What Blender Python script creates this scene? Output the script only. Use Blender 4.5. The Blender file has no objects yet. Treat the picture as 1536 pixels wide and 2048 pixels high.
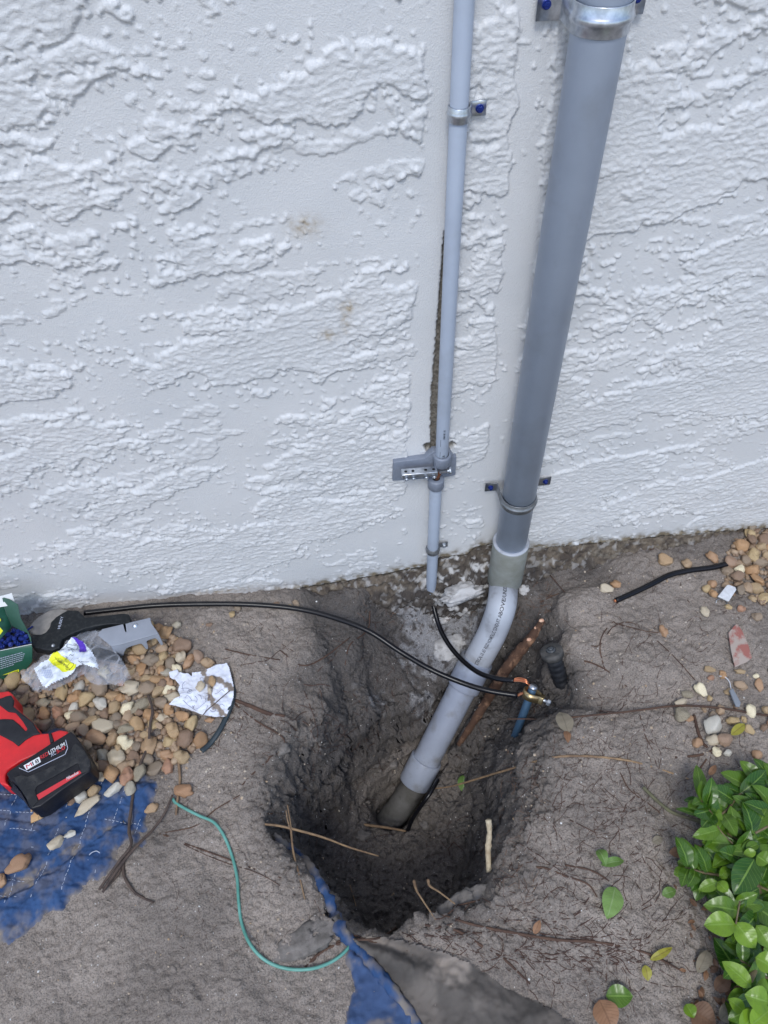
import bpy, bmesh, math, random
import numpy as np
from mathutils import Vector, Matrix

random.seed(11)
rng = np.random.default_rng(7)
sc = bpy.context.scene
COL = sc.collection

# ---------------------------------------------------------------- camera
F = 1538.0
_d = np.array([47, 1266, F]); _d /= np.linalg.norm(_d)
_n = np.cross([-768, 208, F], [768, 34, F])
_X = np.cross(_n, _d); _X /= np.linalg.norm(_X)
if _X[0] < 0: _X = -_X
_Z = -_d; _Y = np.cross(_Z, _X)
RW = np.array([_X, _Y, _Z])                # world = RW @ camera (x right, y down, z forward)
CAM = np.array([0, -.9, 1.29098521])
cd = bpy.data.cameras.new('camera'); co = bpy.data.objects.new('camera', cd); COL.objects.link(co)
mw = Matrix.Identity(4)
for i in range(3):
    mw[i][0] = RW[i, 0]; mw[i][1] = -RW[i, 1]; mw[i][2] = -RW[i, 2]; mw[i][3] = CAM[i]
co.matrix_world = mw
cd.sensor_fit = 'VERTICAL'; cd.sensor_height = 36; cd.lens = F / 2048 * 36
cd.clip_start = .01; cd.clip_end = 500
sc.camera = co

# ---------------------------------------------------------------- light: open shade under a bright overcast sky
SUN_EL, SUN_AZ = math.radians(56), math.radians(-14)      # azimuth measured from -Y (in front of the wall) towards +X
w = bpy.data.worlds.new('World'); sc.world = w; w.use_nodes = True
nt = w.node_tree; bg = nt.nodes['Background']
sky = nt.nodes.new('ShaderNodeTexSky'); sky.sky_type = 'NISHITA'; sky.sun_disc = False
sky.sun_elevation = SUN_EL; sky.sun_rotation = math.radians(180) - SUN_AZ
sky.air_density = 1.0; sky.dust_density = 1.2; sky.ozone_density = 1.0
nt.links.new(sky.outputs[0], bg.inputs[0]); bg.inputs[1].default_value = .15
sd_ = bpy.data.lights.new('sun', 'SUN'); so = bpy.data.objects.new('sun', sd_); COL.objects.link(so)
sd_.energy = 1.15; sd_.angle = math.radians(16); sd_.color = (.98, 1, .99)
sv = Vector((math.sin(SUN_AZ) * math.cos(SUN_EL), -math.cos(SUN_AZ) * math.cos(SUN_EL), math.sin(SUN_EL)))
so.rotation_euler = sv.to_track_quat('Z', 'Y').to_euler(); so.location = sv * 5
sc.view_settings.view_transform = 'Standard'; sc.view_settings.look = 'None'
sc.view_settings.exposure = 0.58; sc.view_settings.gamma = 1

# ---------------------------------------------------------------- helpers: where photographed points lie in the place
def ray(px, py): return RW @ np.array([px - 768, py - 1024, F])
def on_z(px, py, z=0.): r = ray(px, py); return CAM + r * (z - CAM[2]) / r[2]
def on_y(px, py, y=0.): r = ray(px, py); return CAM + r * (y - CAM[1]) / r[1]
def at_d(px, py, dep): return CAM + ray(px, py) * dep / F

def _h(ix, iy, s):
    n = (ix * 374761393 + iy * 668265263 + s * 974634777) & 0xffffffff
    n = ((n ^ (n >> 13)) * 1274126177) & 0xffffffff
    return (n ^ (n >> 16)) & 0xffff
def pn(x, y, s=0):
    x = np.asarray(x, float); y = np.asarray(y, float)
    ix = np.floor(x).astype(np.int64); iy = np.floor(y).astype(np.int64)
    fx = x - ix; fy = y - iy
    u = fx * fx * fx * (fx * (fx * 6 - 15) + 10); v = fy * fy * fy * (fy * (fy * 6 - 15) + 10)
    def g(a, b, dx, dy):
        t = _h(a, b, s) * (2 * math.pi / 65536)
        return np.cos(t) * dx + np.sin(t) * dy
    a = g(ix, iy, fx, fy); b = g(ix + 1, iy, fx - 1, fy); c = g(ix, iy + 1, fx, fy - 1); d = g(ix + 1, iy + 1, fx - 1, fy - 1)
    return ((a + u * (b - a)) * (1 - v) + (c + u * (d - c)) * v) * 1.5
def fbm(x, y, o=4, s=0, g=.5):
    t = 0; a = 1.; f = 1.
    for k in range(o):
        t = t + a * pn(x * f + 17.3 * k, y * f - 9.1 * k, s + k); a *= g; f *= 2.03
    return t
def sst(a, b, x):
    t = np.clip((x - a) / (b - a), 0, 1); return t * t * (3 - 2 * t)
def sdf(poly, x, y):
    """distance to a polygon, positive inside"""
    P = np.asarray(poly, float)[:, :2]; x = np.asarray(x, float); y = np.asarray(y, float)
    best = np.full(x.shape, 1e9); ins = np.zeros(x.shape, bool)
    for i in range(len(P)):
        ax, ay = P[i]; bx, by = P[(i + 1) % len(P)]
        ex, ey = bx - ax, by - ay; L = ex * ex + ey * ey + 1e-12
        t = np.clip(((x - ax) * ex + (y - ay) * ey) / L, 0, 1)
        best = np.minimum(best, (x - ax - t * ex) ** 2 + (y - ay - t * ey) ** 2)
        c = (ay > y) != (by > y)
        ins ^= c & (x < ex * (y - ay) / (ey if abs(ey) > 1e-12 else 1e-12) + ax)
    return np.where(ins, 1, -1) * np.sqrt(best)

# ---------------------------------------------------------------- helpers: objects
WL = {}
def tag(o, label=None, cat=None, group=None, kind=None):
    if label: o['label'] = label
    if cat: o['category'] = cat
    if group: o['group'] = group
    if kind: o['kind'] = kind
    return o
def thing(name, label, cat, loc, group=None):
    o = bpy.data.objects.new(name, None); COL.objects.link(o)
    o.location = [float(c) for c in loc]; o.empty_display_size = .02
    WL[o.name] = np.array(loc, float)
    return tag(o, label, cat, group)
def add(name, V, Fc, m, parent=None, label=None, cat=None, group=None, kind=None, smooth=True, origin=None, attrs=None):
    V = np.asarray(V, float)
    if parent is not None: org = WL[parent.name]
    elif origin is not None: org = np.array(origin, float)
    else: org = np.array([V[:, 0].mean(), V[:, 1].mean(), V[:, 2].min()])
    me = bpy.data.meshes.new(name)
    Vl = (V - org).astype(np.float32)
    if isinstance(Fc, np.ndarray):
        n, k = Fc.shape
        me.vertices.add(len(V)); me.vertices.foreach_set('co', Vl.ravel())
        me.loops.add(n * k); me.loops.foreach_set('vertex_index', Fc.astype(np.int32).ravel())
        me.polygons.add(n); me.polygons.foreach_set('loop_start', np.arange(0, n * k, k, dtype=np.int32))
        me.update(calc_edges=True)
    else:
        me.from_pydata(Vl.tolist(), [], [list(map(int, f)) for f in Fc]); me.update()
    if attrs:
        for k, a in attrs.items():
            at = me.attributes.new(k, 'FLOAT', 'POINT'); at.data.foreach_set('value', np.asarray(a, np.float32).ravel())
    me.validate()
    if smooth: me.polygons.foreach_set('use_smooth', [True] * len(me.polygons))
    me.materials.append(m)
    o = bpy.data.objects.new(name, me); COL.objects.link(o)
    if parent is not None:
        o.parent = parent; WL[o.name] = org
    else:
        o.location = [float(c) for c in org]; WL[o.name] = org
    return tag(o, label, cat, group, kind)
def join(L):
    V = []; Fc = []; n = 0
    for v, f in L:
        V.append(np.asarray(v, float)); Fc += [[i + n for i in q] for q in f]; n += len(v)
    return np.vstack(V), Fc
def grid(nu, nv):
    i = np.arange(nu * nv).reshape(nu, nv)
    return np.stack([i[:-1, :-1], i[1:, :-1], i[1:, 1:], i[:-1, 1:]], -1).reshape(-1, 4)
def unit(v): v = np.asarray(v, float); return v / (np.linalg.norm(v) + 1e-12)
def crom(P, n=6):
    P = np.asarray(P, float)
    if len(P) < 3: return np.array([P[0] + (P[-1] - P[0]) * t for t in np.linspace(0, 1, n + 1)])
    Q = np.vstack([2 * P[0] - P[1], P, 2 * P[-1] - P[-2]]); out = []
    for i in range(1, len(Q) - 2):
        for t in np.linspace(0, 1, n, endpoint=False):
            out.append(.5 * (2 * Q[i] + (Q[i + 1] - Q[i - 1]) * t + (2 * Q[i - 1] - 5 * Q[i] + 4 * Q[i + 1] - Q[i + 2]) * t * t
                             + (3 * Q[i] - Q[i - 1] - 3 * Q[i + 1] + Q[i + 2]) * t ** 3))
    out.append(P[-1]); return np.array(out)
def frames(P):
    T = np.gradient(P, axis=0); T /= np.linalg.norm(T, axis=1)[:, None] + 1e-12
    a = np.array([0, 0, 1.]) if abs(T[0][2]) < .9 else np.array([1., 0, 0])
    N = [unit(np.cross(T[0], np.cross(a, T[0])))]
    for i in range(1, len(P)):
        n = N[-1] - T[i] * N[-1].dot(T[i]); N.append(unit(n))
    N = np.array(N); return T, N, np.cross(T, N)
def tube(P, r, seg=10, n=6, cap=True, wob=0, sq=1.):
    P = crom(P, n) if n else np.asarray(P, float)
    T, N, B = frames(P); r = np.interp(np.linspace(0, 1, len(P)), np.linspace(0, 1, np.size(r)), np.atleast_1d(r)) if np.size(r) > 1 else np.full(len(P), float(r))
    a = np.linspace(0, 2 * math.pi, seg, endpoint=False)
    if wob:
        s = random.random() * 99; k = np.arange(len(P))
        rr = r[:, None] * (1 + wob * fbm(k[:, None] * .35 + s, np.cos(a)[None] * 1.3 + s, 2, 3))
    else: rr = np.repeat(r[:, None], seg, 1)
    V = P[:, None] + N[:, None] * (np.cos(a)[None] * rr * sq)[..., None] + B[:, None] * (np.sin(a)[None] * rr)[..., None]
    V = V.reshape(-1, 3); Fc = []
    for i in range(len(P) - 1):
        for j in range(seg):
            Fc.append([i * seg + j, i * seg + (j + 1) % seg, (i + 1) * seg + (j + 1) % seg, (i + 1) * seg + j])
    if cap:
        Fc.append(list(range(seg))[::-1]); Fc.append([(len(P) - 1) * seg + j for j in range(seg)])
    return V, Fc
def lathe(p0, p1, prof, seg=32, cap=True):
    """profile [(t along p0->p1, radius)]"""
    p0 = np.array(p0, float); p1 = np.array(p1, float); d = unit(p1 - p0); L = np.linalg.norm(p1 - p0)
    a = np.array([0, 0, 1.]) if abs(d[2]) < .9 else np.array([1., 0, 0]); u = unit(np.cross(a, d)); v = np.cross(d, u)
    th = np.linspace(0, 2 * math.pi, seg, endpoint=False); V = []
    for t, r in prof: V += [p0 + d * t * L + (u * math.cos(q) + v * math.sin(q)) * r for q in th]
    Fc = [[i * seg + j, i * seg + (j + 1) % seg, (i + 1) * seg + (j + 1) % seg, (i + 1) * seg + j] for i in range(len(prof) - 1) for j in range(seg)]
    if cap: Fc.append(list(range(seg))[::-1]); Fc.append([(len(prof) - 1) * seg + j for j in range(seg)])
    return np.array(V), Fc
def bm_out(bm):
    bm.normal_update(); bm.verts.index_update()
    V = np.array([v.co[:] for v in bm.verts]); Fc = [[v.index for v in f.verts] for f in bm.faces]; bm.free(); return V, Fc
def prism(top, down, bev=.0015, segs=2):
    """closed slab: outline 'top' (3-D points) pushed along the vector 'down'"""
    bm = bmesh.new(); top = [np.array(p, float) for p in top]; down = np.array(down, float)
    a = [bm.verts.new(p) for p in top]; b = [bm.verts.new(p + down) for p in top]; n = len(a)
    bm.faces.new(a); bm.faces.new(b[::-1])
    for i in range(n): bm.faces.new([a[i], b[i], b[(i + 1) % n], a[(i + 1) % n]])
    bmesh.ops.recalc_face_normals(bm, faces=bm.faces)
    if bev: bmesh.ops.bevel(bm, geom=list(bm.edges), offset=bev, segments=segs, profile=.6, affect='EDGES', clamp_overlap=True)
    bmesh.ops.triangulate(bm, faces=[f for f in bm.faces if len(f.verts) > 4])
    return bm_out(bm)
def box(c, ax, ay, az, bev=.001):
    c = np.array(c, float); ax = np.array(ax, float); ay = np.array(ay, float); az = np.array(az, float)
    return prism([c - ax - ay + az, c + ax - ay + az, c + ax + ay + az, c - ax + ay + az], -2 * az, bev)
def rock(c, s, seed, sub=3, rough=.25, rot=None, flat=None, fine=0.):
    bm = bmesh.new(); bmesh.ops.create_icosphere(bm, subdivisions=sub, radius=1); V, Fc = bm_out(bm)
    n = fbm(V[:, 0] * 1.1 + seed, V[:, 1] * 1.1 + V[:, 2] * 1.7 - seed, 3, seed)
    V = V * (1 + rough * n)[:, None]
    if fine: V = V * (1 + fine * fbm(V[:, 0] * 5 + seed, V[:, 1] * 5 + V[:, 2] * 6, 3, seed + 9))[:, None]
    if flat:
        for k in range(flat):
            d = unit(np.random.default_rng(seed * 31 + k).normal(size=3)); h = .62 + .2 * ((seed * 7 + k * 3) % 5) / 5
            e = V @ d; V = V - np.maximum(e - h, 0)[:, None] * d[None] * .88
    V = V * np.array(s)
    if rot is not None: V = V @ np.array(Matrix.Rotation(rot, 3, 'Z')).T
    return V + np.array(c), Fc

# ---------------------------------------------------------------- helpers: materials
def M(name, c1, rough=.6, metal=0., c2=None, scale=20, bump=0., bscale=150, c3=None, s3=4, det=5, trans=None, coat=0., spec=.5, rnd=None, lo=.35, hi=.65):
    m = bpy.data.materials.new(name); m.use_nodes = True; nt = m.node_tree; b = nt.nodes['Principled BSDF']
    N = nt.nodes.new; L = nt.links.new
    b.inputs['Roughness'].default_value = rough; b.inputs['Metallic'].default_value = metal
    b.inputs['Specular IOR Level'].default_value = spec; b.inputs['Coat Weight'].default_value = coat
    tc = N('ShaderNodeTexCoord'); col = None
    def noise(s, d=det):
        n = N('ShaderNodeTexNoise'); n.inputs['Scale'].default_value = s; n.inputs['Detail'].default_value = d; n.inputs['Roughness'].default_value = .6
        L(tc.outputs['Object'], n.inputs['Vector']); return n.outputs['Fac']
    def remap(o, a, z):
        r = N('ShaderNodeMapRange'); r.inputs[1].default_value = a; r.inputs[2].default_value = z; L(o, r.inputs[0]); return r.outputs[0]
    def mix(f, a, c, mode='MIX'):
        x = N('ShaderNodeMix'); x.data_type = 'RGBA'; x.blend_type = mode
        if isinstance(f, (int, float)): x.inputs[0].default_value = f
        else: L(f, x.inputs[0])
        for k, q in ((6, a), (7, c)):
            if isinstance(q, tuple): x.inputs[k].default_value = (*q, 1)
            else: L(q, x.inputs[k])
        return x.outputs[2]
    m['_'] = 0
    col = tuple(c1)
    if rnd:
        oi = N('ShaderNodeObjectInfo'); cr = N('ShaderNodeValToRGB'); e = cr.color_ramp.elements
        while len(e) < len(rnd): e.new(.5)
        for i, q in enumerate(rnd): e[i].position = i / (len(rnd) - 1); e[i].color = (*q, 1)
        L(oi.outputs['Random'], cr.inputs[0]); col = cr.outputs[0]
    if c2: 
        if rnd: col = mix(remap(noise(scale), lo, hi), mix(1., col, tuple(c2), 'MULTIPLY'), col)
        else: col = mix(remap(noise(scale), lo, hi), col, tuple(c2))
    if c3: col = mix(remap(noise(s3), .5, .7), col, tuple(c3))
    if isinstance(col, tuple): b.inputs['Base Color'].default_value = (*col, 1)
    else: L(col, b.inputs['Base Color'])
    if bump:
        bp = N('ShaderNodeBump'); bp.inputs['Strength'].default_value = 1; bp.inputs['Distance'].default_value = bump
        L(noise(bscale, 4), bp.inputs['Height']); L(bp.outputs[0], b.inputs['Normal'])
    del m['_']
    m_nodes[name] = (nt, b, tc, noise, remap, mix, col)
    return m
m_nodes = {}
def attr(nt, n):
    a = nt.nodes.new('ShaderNodeAttribute'); a.attribute_name = n; return a.outputs['Fac']
def mathn(nt, op, a, b=0., clamp=False):
    x = nt.nodes.new('ShaderNodeMath'); x.operation = op; x.use_clamp = clamp
    for k, q in ((0, a), (1, b)):
        if isinstance(q, (int, float)): x.inputs[k].default_value = q
        else: nt.links.new(q, x.inputs[k])
    return x.outputs[0]

PVC = (.41, .465, .56)
m_pvc = M('grey_pvc', PVC, .42, c2=(.37, .42, .51), scale=9, bump=.0002, bscale=60, c3=(.34, .38, .45), s3=13)
m_pvc_l = M('light_grey_pvc', (.41, .435, .48), .45, c2=(.35, .37, .415), scale=14, bump=.0002, bscale=90, c3=(.2, .2, .21), s3=18)
m_pvc_c = M('grey_pvc_fitting', (.33, .365, .445), .4, c2=(.27, .30, .37), scale=12, bump=.0002, c3=(.21, .215, .23), s3=22)
m_pvc_dirty = M('soil_stained_pvc', (.075, .07, .062), .85, c2=(.13, .125, .12), scale=22, bump=.001, bscale=90, c3=(.04, .035, .03), s3=30)
m_olive = M('stained_fitting', (.20, .205, .175), .6, c2=(.27, .28, .26), scale=30, bump=.0004)
m_wire = M('black_insulation', (.006, .006, .008), .25, bump=.0001, spec=.3)
m_black = M('black_plastic', (.009, .010, .013), .5, c2=(.02, .021, .024), scale=60, bump=.0003, bscale=300, spec=.3)
m_zinc = M('zinc_steel', (.6, .63, .68), .3, .85, c2=(.4, .43, .47), scale=120, bump=.0001)
m_zincd = M('dull_zinc', (.3, .31, .33), .42, .8, c2=(.2, .21, .22), scale=90)
m_blue = M('blue_screw_paint', (.012, .03, .2), .35, .4)
m_copper = M('bare_copper', (.75, .28, .14), .28, 1.)
m_copperd = M('tarnished_copper', (.16, .07, .045), .5, .6, c2=(.3, .12, .06), scale=150)
m_brass = M('bronze_casting', (.5, .38, .2), .35, .9, c2=(.35, .27, .15), scale=200)
m_rod = M('blue_grey_rod', (.05, .11, .19), .45, .35, c2=(.07, .13, .2), scale=60)
m_ink = M('black_ink', (.01, .01, .014), .6)
# ================================================================ SETTING: ground with the dug hole
GX0, GX1, GY0, GY1, ST = -.86, 1.06, -1.02, .03, .0021
ctrl = [  # photographed points and how deep the surface lies there
 (0,1260,0),(200,1240,0),(400,1215,0),(550,1205,-.015),(700,1180,-.035),(820,1205,-.09),(862,1215,-.13),(930,1200,-.13),(990,1190,-.1),(1060,1160,-.05),(1130,1140,-.03),
 (1300,1105,-.015),(1500,1075,0),(100,1500,0),(300,1500,0),(400,1400,0),(480,1330,0),(600,1300,-.02),(700,1290,-.06),(760,1330,-.13),(640,1360,-.04),(820,1300,-.17),(850,1360,-.2),
 (780,1390,-.19),(700,1400,-.12),(900,1270,-.16),(1060,1250,-.09),(1080,1200,-.05),(1040,1320,-.16),(1000,1380,-.24),(1120,1400,-.1),(1160,1360,-.02),(1170,1280,-.005),(1150,1200,-.01),(1150,1450,0),(1250,1300,0),
 (1200,1600,0),(1130,1520,0),(1300,1500,.005),(1500,1300,0),(1500,1600,.01),(1200,1900,.005),(1000,1900,0),(500,1500,0),(450,1650,.0),(550,1850,.005),(300,1800,.01),(100,1900,.0),(400,2040,.015),(900,2040,0),(1300,2040,0),(60,1650,0),(620,1420,-.03),(560,1460,0),(920,1880,0)]
pitf = [(620,1560,-.25),(690,1505,-.25),(650,1640,-.30),(720,1720,-.34),(770,1650,-.385),(760,1820,-.35),(860,1730,-.35),(950,1640,-.30),(900,1560,-.33),(830,1480,-.33),(960,1500,-.31),(1010,1430,-.26),(1040,1360,-.20),(1060,1300,-.14),(1000,1330,-.22),(940,1400,-.28)]
rim = [(655,1425,-.05),(585,1492,0),(538,1560,0),(528,1640,0),(560,1692,0),(618,1745,0),(662,1815,0),(712,1858,0),(790,1866,0),(860,1842,0),(972,1795,0),(1030,1725,0),(1060,1640,0),(1078,1560,0),(1092,1490,-.01),
 (1128,1425,-.03),(1130,1370,-.04),(1085,1330,-.08),(1040,1330,-.15),(985,1320,-.2),(930,1395,-.24),(850,1412,-.22),(745,1432,-.17),(700,1425,-.12)]
def lift(L): return np.array([on_z(a, b, c) for a, b, c in L])
CP, PP, RIM = lift(ctrl), lift(pitf), lift(rim)
def shep(P, x, y, s):
    num = 0; den = 0
    for p in P:
        w_ = 1 / (((x - p[0]) ** 2 + (y - p[1]) ** 2) + s * s) ** 2; num = num + w_ * p[2]; den = den + w_
    return num / den
def blob(x, y, px, py, z, r): q = on_z(px, py, z); return np.exp(-((x - q[0]) ** 2 + (y - q[1]) ** 2) / (r * r))
PAX = [at_d(*p) for p in [(1003, 1212, 1.535), (964, 1304, 1.58), (943, 1342, 1.598), (836, 1552, 1.655), (812, 1596, 1.668), (788, 1632, 1.68)]]   # axis of the buried conduit: the trench was dug clear of it
def ground_h(x, y, fine=True):
    base = shep(CP, x, y, .025)
    far = sst(.0, .5, np.maximum(np.maximum(-.8 - x, x - 1.), -.95 - y)); base = base * (1 - far)
    wx = x + .012 * fbm(x * 12, y * 12, 2, 51); wy = y + .012 * fbm(x * 12, y * 12, 2, 57)
    d = sdf(RIM, wx, wy)
    soft = np.clip(1.3 * blob(x, y, 1040, 1370, -.15, .13) + .9 * blob(x, y, 1060, 1480, -.1, .09) + .35 * blob(x, y, 980, 1780, 0, .1), 0, 1)
    right = sst(.08, .2, x + .25 * y + .1) 
    wd = (.078 + .035 * right + .10 * soft) * (1 - .55 * np.clip(blob(x, y, 800, 1432, -.2, .09), 0, 1))
    s = sst(-.10, 1., (d + .006 * fbm(x * 40, y * 40, 3, 53)) / wd)
    pit = shep(PP, x, y, .03) + .012 * fbm(x * 14, y * 14, 4, 71)
    z = base * (1 - s) + np.minimum(pit, base) * s
    z = z + .006 * fbm(x * 3.5, y * 3.5, 2, 5) + .0045 * fbm(x * 13, y * 13, 3, 9)
    rough = .35 + .85 * sst(-.10, .02, d) + .5 * sst(-.16, -.04, base)
    z = z + rough * .006 * np.abs(fbm(x * 30, y * 30, 3, 13)) 
    # under-cut ledge left of the conduit and cracks along the rim
    z = z - .05 * sst(.3, .9, s) * blob(x, y, 690, 1500, -.2, .05)
    cr = np.abs(fbm(x * 9, y * 9, 4, 33)) + .25 * sst(-.1, .3, fbm(x * 5, y * 5, 2, 35)); z = z - .012 * (1 - sst(0, .035, cr)) * (.0 + sst(-.03, -.12, base) * .5 + .35 * sst(-.03, .0, d))
    if fine:
        pk = .8 + 1.3 * sst(-.04, .02, d) + .8 * sst(-.03, -.1, base); z = z + pk * (.0018 * fbm(x * 90, y * 90, 3, 21) + .0011 * fbm(x * 240, y * 240, 2, 27)) + .004 * np.clip(pk - 1, 0, 1) * (np.abs(fbm(x * 45, y * 45, 4, 29)) - .2)
        lump = fbm(x * 75, y * 75, 4, 61); z = z + .003 * sst(.2, .7, lump) * np.clip(rough - .25, 0, 1)
    z = z + .012 * blob(x, y, 1120, 1290, 0, .03)
    for a, b in zip(PAX[:-1], PAX[1:]):
        e = (b - a)[:2]; tt = np.clip(((x - a[0]) * e[0] + (y - a[1]) * e[1]) / (e @ e), 0, 1); dd = np.hypot(x - a[0] - tt * e[0], y - a[1] - tt * e[1])
        z = np.minimum(z, a[2] + (b[2] - a[2]) * tt - .034 + 5. * np.maximum(dd - .034, 0) + .004 * fbm(x * 50, y * 50, 2, 63) + 3. * sst(.12, .25, dd))
    return z, d, base
xs = np.arange(GX0, GX1, ST); ys = np.arange(GY0, GY1, ST)
def outward(a, sgn, lim):
    out = []; st = ST; p = a
    while abs(p - a) < lim: st *= 1.25; p = p + sgn * st; out.append(p)
    return out
XS = np.array(outward(xs[0], -1, 45)[::-1] + list(xs) + outward(xs[-1], 1, 45))
YS = np.array(outward(ys[0], -1, 45)[::-1] + list(ys) + [GY1 + .08, GY1 + .3])
GXm, GYm = np.meshgrid(XS, YS, indexing='ij')
GZ, GD, GB = ground_h(GXm, GYm)
def gz(x, y):
    x = np.asarray(x, float); y = np.asarray(y, float)
    i = np.clip(np.searchsorted(XS, x) - 1, 0, len(XS) - 2); j = np.clip(np.searchsorted(YS, y) - 1, 0, len(YS) - 2)
    u = np.clip((x - XS[i]) / (XS[i + 1] - XS[i]), 0, 1); v = np.clip((y - YS[j]) / (YS[j + 1] - YS[j]), 0, 1)
    return GZ[i, j] * (1 - u) * (1 - v) + GZ[i + 1, j] * u * (1 - v) + GZ[i, j + 1] * (1 - u) * v + GZ[i + 1, j + 1] * u * v
def on_g(px, py, h=0.):
    """the point of the ground seen there, lifted by h"""
    r = ray(px, py); r = r / -r[2]; t = np.arange(CAM[2] - .12, CAM[2] + .7, .0015)
    P = CAM[None] + r[None] * t[:, None]; k = np.argmax(P[:, 2] <= gz(P[:, 0], P[:, 1]) + h)
    return P[k] if P[k, 2] <= gz(P[k, 0], P[k, 1]) + h else on_z(px, py, h)
def gpath(L, h=.003): return [on_g(a[0], a[1], a[2] if len(a) > 2 else h) for a in L]

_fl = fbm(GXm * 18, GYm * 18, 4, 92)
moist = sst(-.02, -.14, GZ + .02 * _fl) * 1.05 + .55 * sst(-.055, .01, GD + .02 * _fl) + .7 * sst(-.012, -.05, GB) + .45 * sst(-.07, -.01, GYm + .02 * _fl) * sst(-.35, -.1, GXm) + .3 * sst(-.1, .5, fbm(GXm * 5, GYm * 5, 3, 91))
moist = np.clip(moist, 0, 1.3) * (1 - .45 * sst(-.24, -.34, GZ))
m_soil = M('sandy_soil', (.385, .33, .285), .95, c2=(.24, .207, .18), scale=7, lo=.3, hi=.7, spec=.2)
nt_, b_, tc_, noise_, remap_, mix_, col_ = m_nodes['sandy_soil']
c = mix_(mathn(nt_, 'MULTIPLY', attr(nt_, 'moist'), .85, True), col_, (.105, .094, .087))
c = mix_(attr(nt_, 'lime'), c, (.36, .36, .37))
c = mix_(mathn(nt_, 'MULTIPLY', remap_(noise_(420, 3), .47, .62), .45, True), c, (.05, .046, .043))
c = mix_(mathn(nt_, 'MULTIPLY', remap_(noise_(600, 2), .58, .7), .5, True), c, (.28, .26, .25))
c = mix_(mathn(nt_, 'MULTIPLY', remap_(mathn(nt_, 'ABSOLUTE', mathn(nt_, 'SUBTRACT', noise_(26, 9), .5)), .010, .0), mathn(nt_, 'MULTIPLY', remap_(noise_(7, 3), .45, .6), .6)), c, (.075, .052, .042))
vo = nt_.nodes.new('ShaderNodeTexVoronoi'); vo.inputs['Scale'].default_value = 130; nt_.links.new(tc_.outputs['Object'], vo.inputs['Vector'])
sp = mathn(nt_, 'MULTIPLY', remap_(vo.outputs['Distance'], .17, .1), remap_(noise_(60, 2), .56, .6), True)
c = mix_(sp, c, (.55, .53, .5)); nt_.links.new(c, b_.inputs['Base Color'])
bp1 = nt_.nodes.new('ShaderNodeBump'); bp1.inputs['Distance'].default_value = .003; nt_.links.new(noise_(330, 5), bp1.inputs['Height'])
bp2 = nt_.nodes.new('ShaderNodeBump'); bp2.inputs['Distance'].default_value = .006; nt_.links.new(noise_(75, 5), bp2.inputs['Height'])
nt_.links.new(bp1.outputs[0], bp2.inputs['Normal']); nt_.links.new(bp2.outputs[0], b_.inputs['Normal'])
lime = np.zeros_like(GZ)
for (px, py, z, r, a) in [(720,1390,-.14,.03,.35),(850,1440,-.28,.05,.5),(920,1190,-.13,.035,.7),(860,1260,-.16,.06,1.3),(880,1300,-.18,.065,1.2),(900,1250,-.16,.06,1.1),(820,1310,-.17,.04,.8),(950,1200,-.12,.04,1.),(850,1180,-.1,.03,.6),(760,1440,-.25,.05,.4),(1060,1190,-.05,.04,.3),(830,1420,-.3,.05,.35)]:
    lime = np.maximum(lime, a * blob(GXm, GYm, px, py, z, r))
lime = sst(.28, .75, lime * (1 + .9 * fbm(GXm * 60, GYm * 60, 4, 81)) ) * .75
gx_, gy_ = np.gradient(GZ, XS, YS); sl = sst(.8, 2.2, np.hypot(gx_, gy_))
DX = sl * (.009 * fbm(GXm * 8 + GZ * 28, GYm * 8 - GZ * 11, 4, 95) + .003 * fbm(GXm * 30 + GZ * 90, GYm * 30, 3, 97)); DY = sl * (.009 * fbm(GXm * 8 - GZ * 25, GYm * 8 + GZ * 17, 4, 96) + .003 * fbm(GXm * 30, GYm * 30 + GZ * 90, 3, 98))
V = np.stack([GXm + DX, GYm + DY, GZ + sl * .006 * fbm(GXm * 25, GYm * 25 + GZ * 40, 3, 99)], -1).reshape(-1, 3)
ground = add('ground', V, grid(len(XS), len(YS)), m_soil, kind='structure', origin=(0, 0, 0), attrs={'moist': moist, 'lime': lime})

# ================================================================ SETTING: stucco wall
eP = np.array([on_y(a, b) for a, b in [(-500,1300),(0,1238),(300,1212),(450,1196),(500,1192),(700,1160),(850,1132),(866,1126),(880,1113),(935,1108),(950,1094),(1000,1084),(1050,1095),(1100,1091),(1200,1085),(1350,1069),(1536,1053),(2100,980)]])
def zedge(x): return np.interp(x, eP[:, 0], eP[:, 2]) + .004 * fbm(x * 40, x * 0 + 3, 4, 44)
WS = .0018
wx_ = np.arange(-.8, 1.02, WS); wz_ = np.arange(-.04, 1.09, WS)
def outw(a, sgn, lim, st=WS, g=1.12):
    out = []; p = a
    while abs(p - a) < lim: st *= g; p = p + sgn * st; out.append(p)
    return out
WXs = np.array(outw(wx_[0], -1, 7)[::-1] + list(wx_) + outw(wx_[-1], 1, 7)); WZs = np.array([-.3, -.1, -.06] + list(wz_) + outw(wz_[-1], 1, 2.4))
WX, WZ = np.meshgrid(WXs, WZs, indexing='ij')
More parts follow.
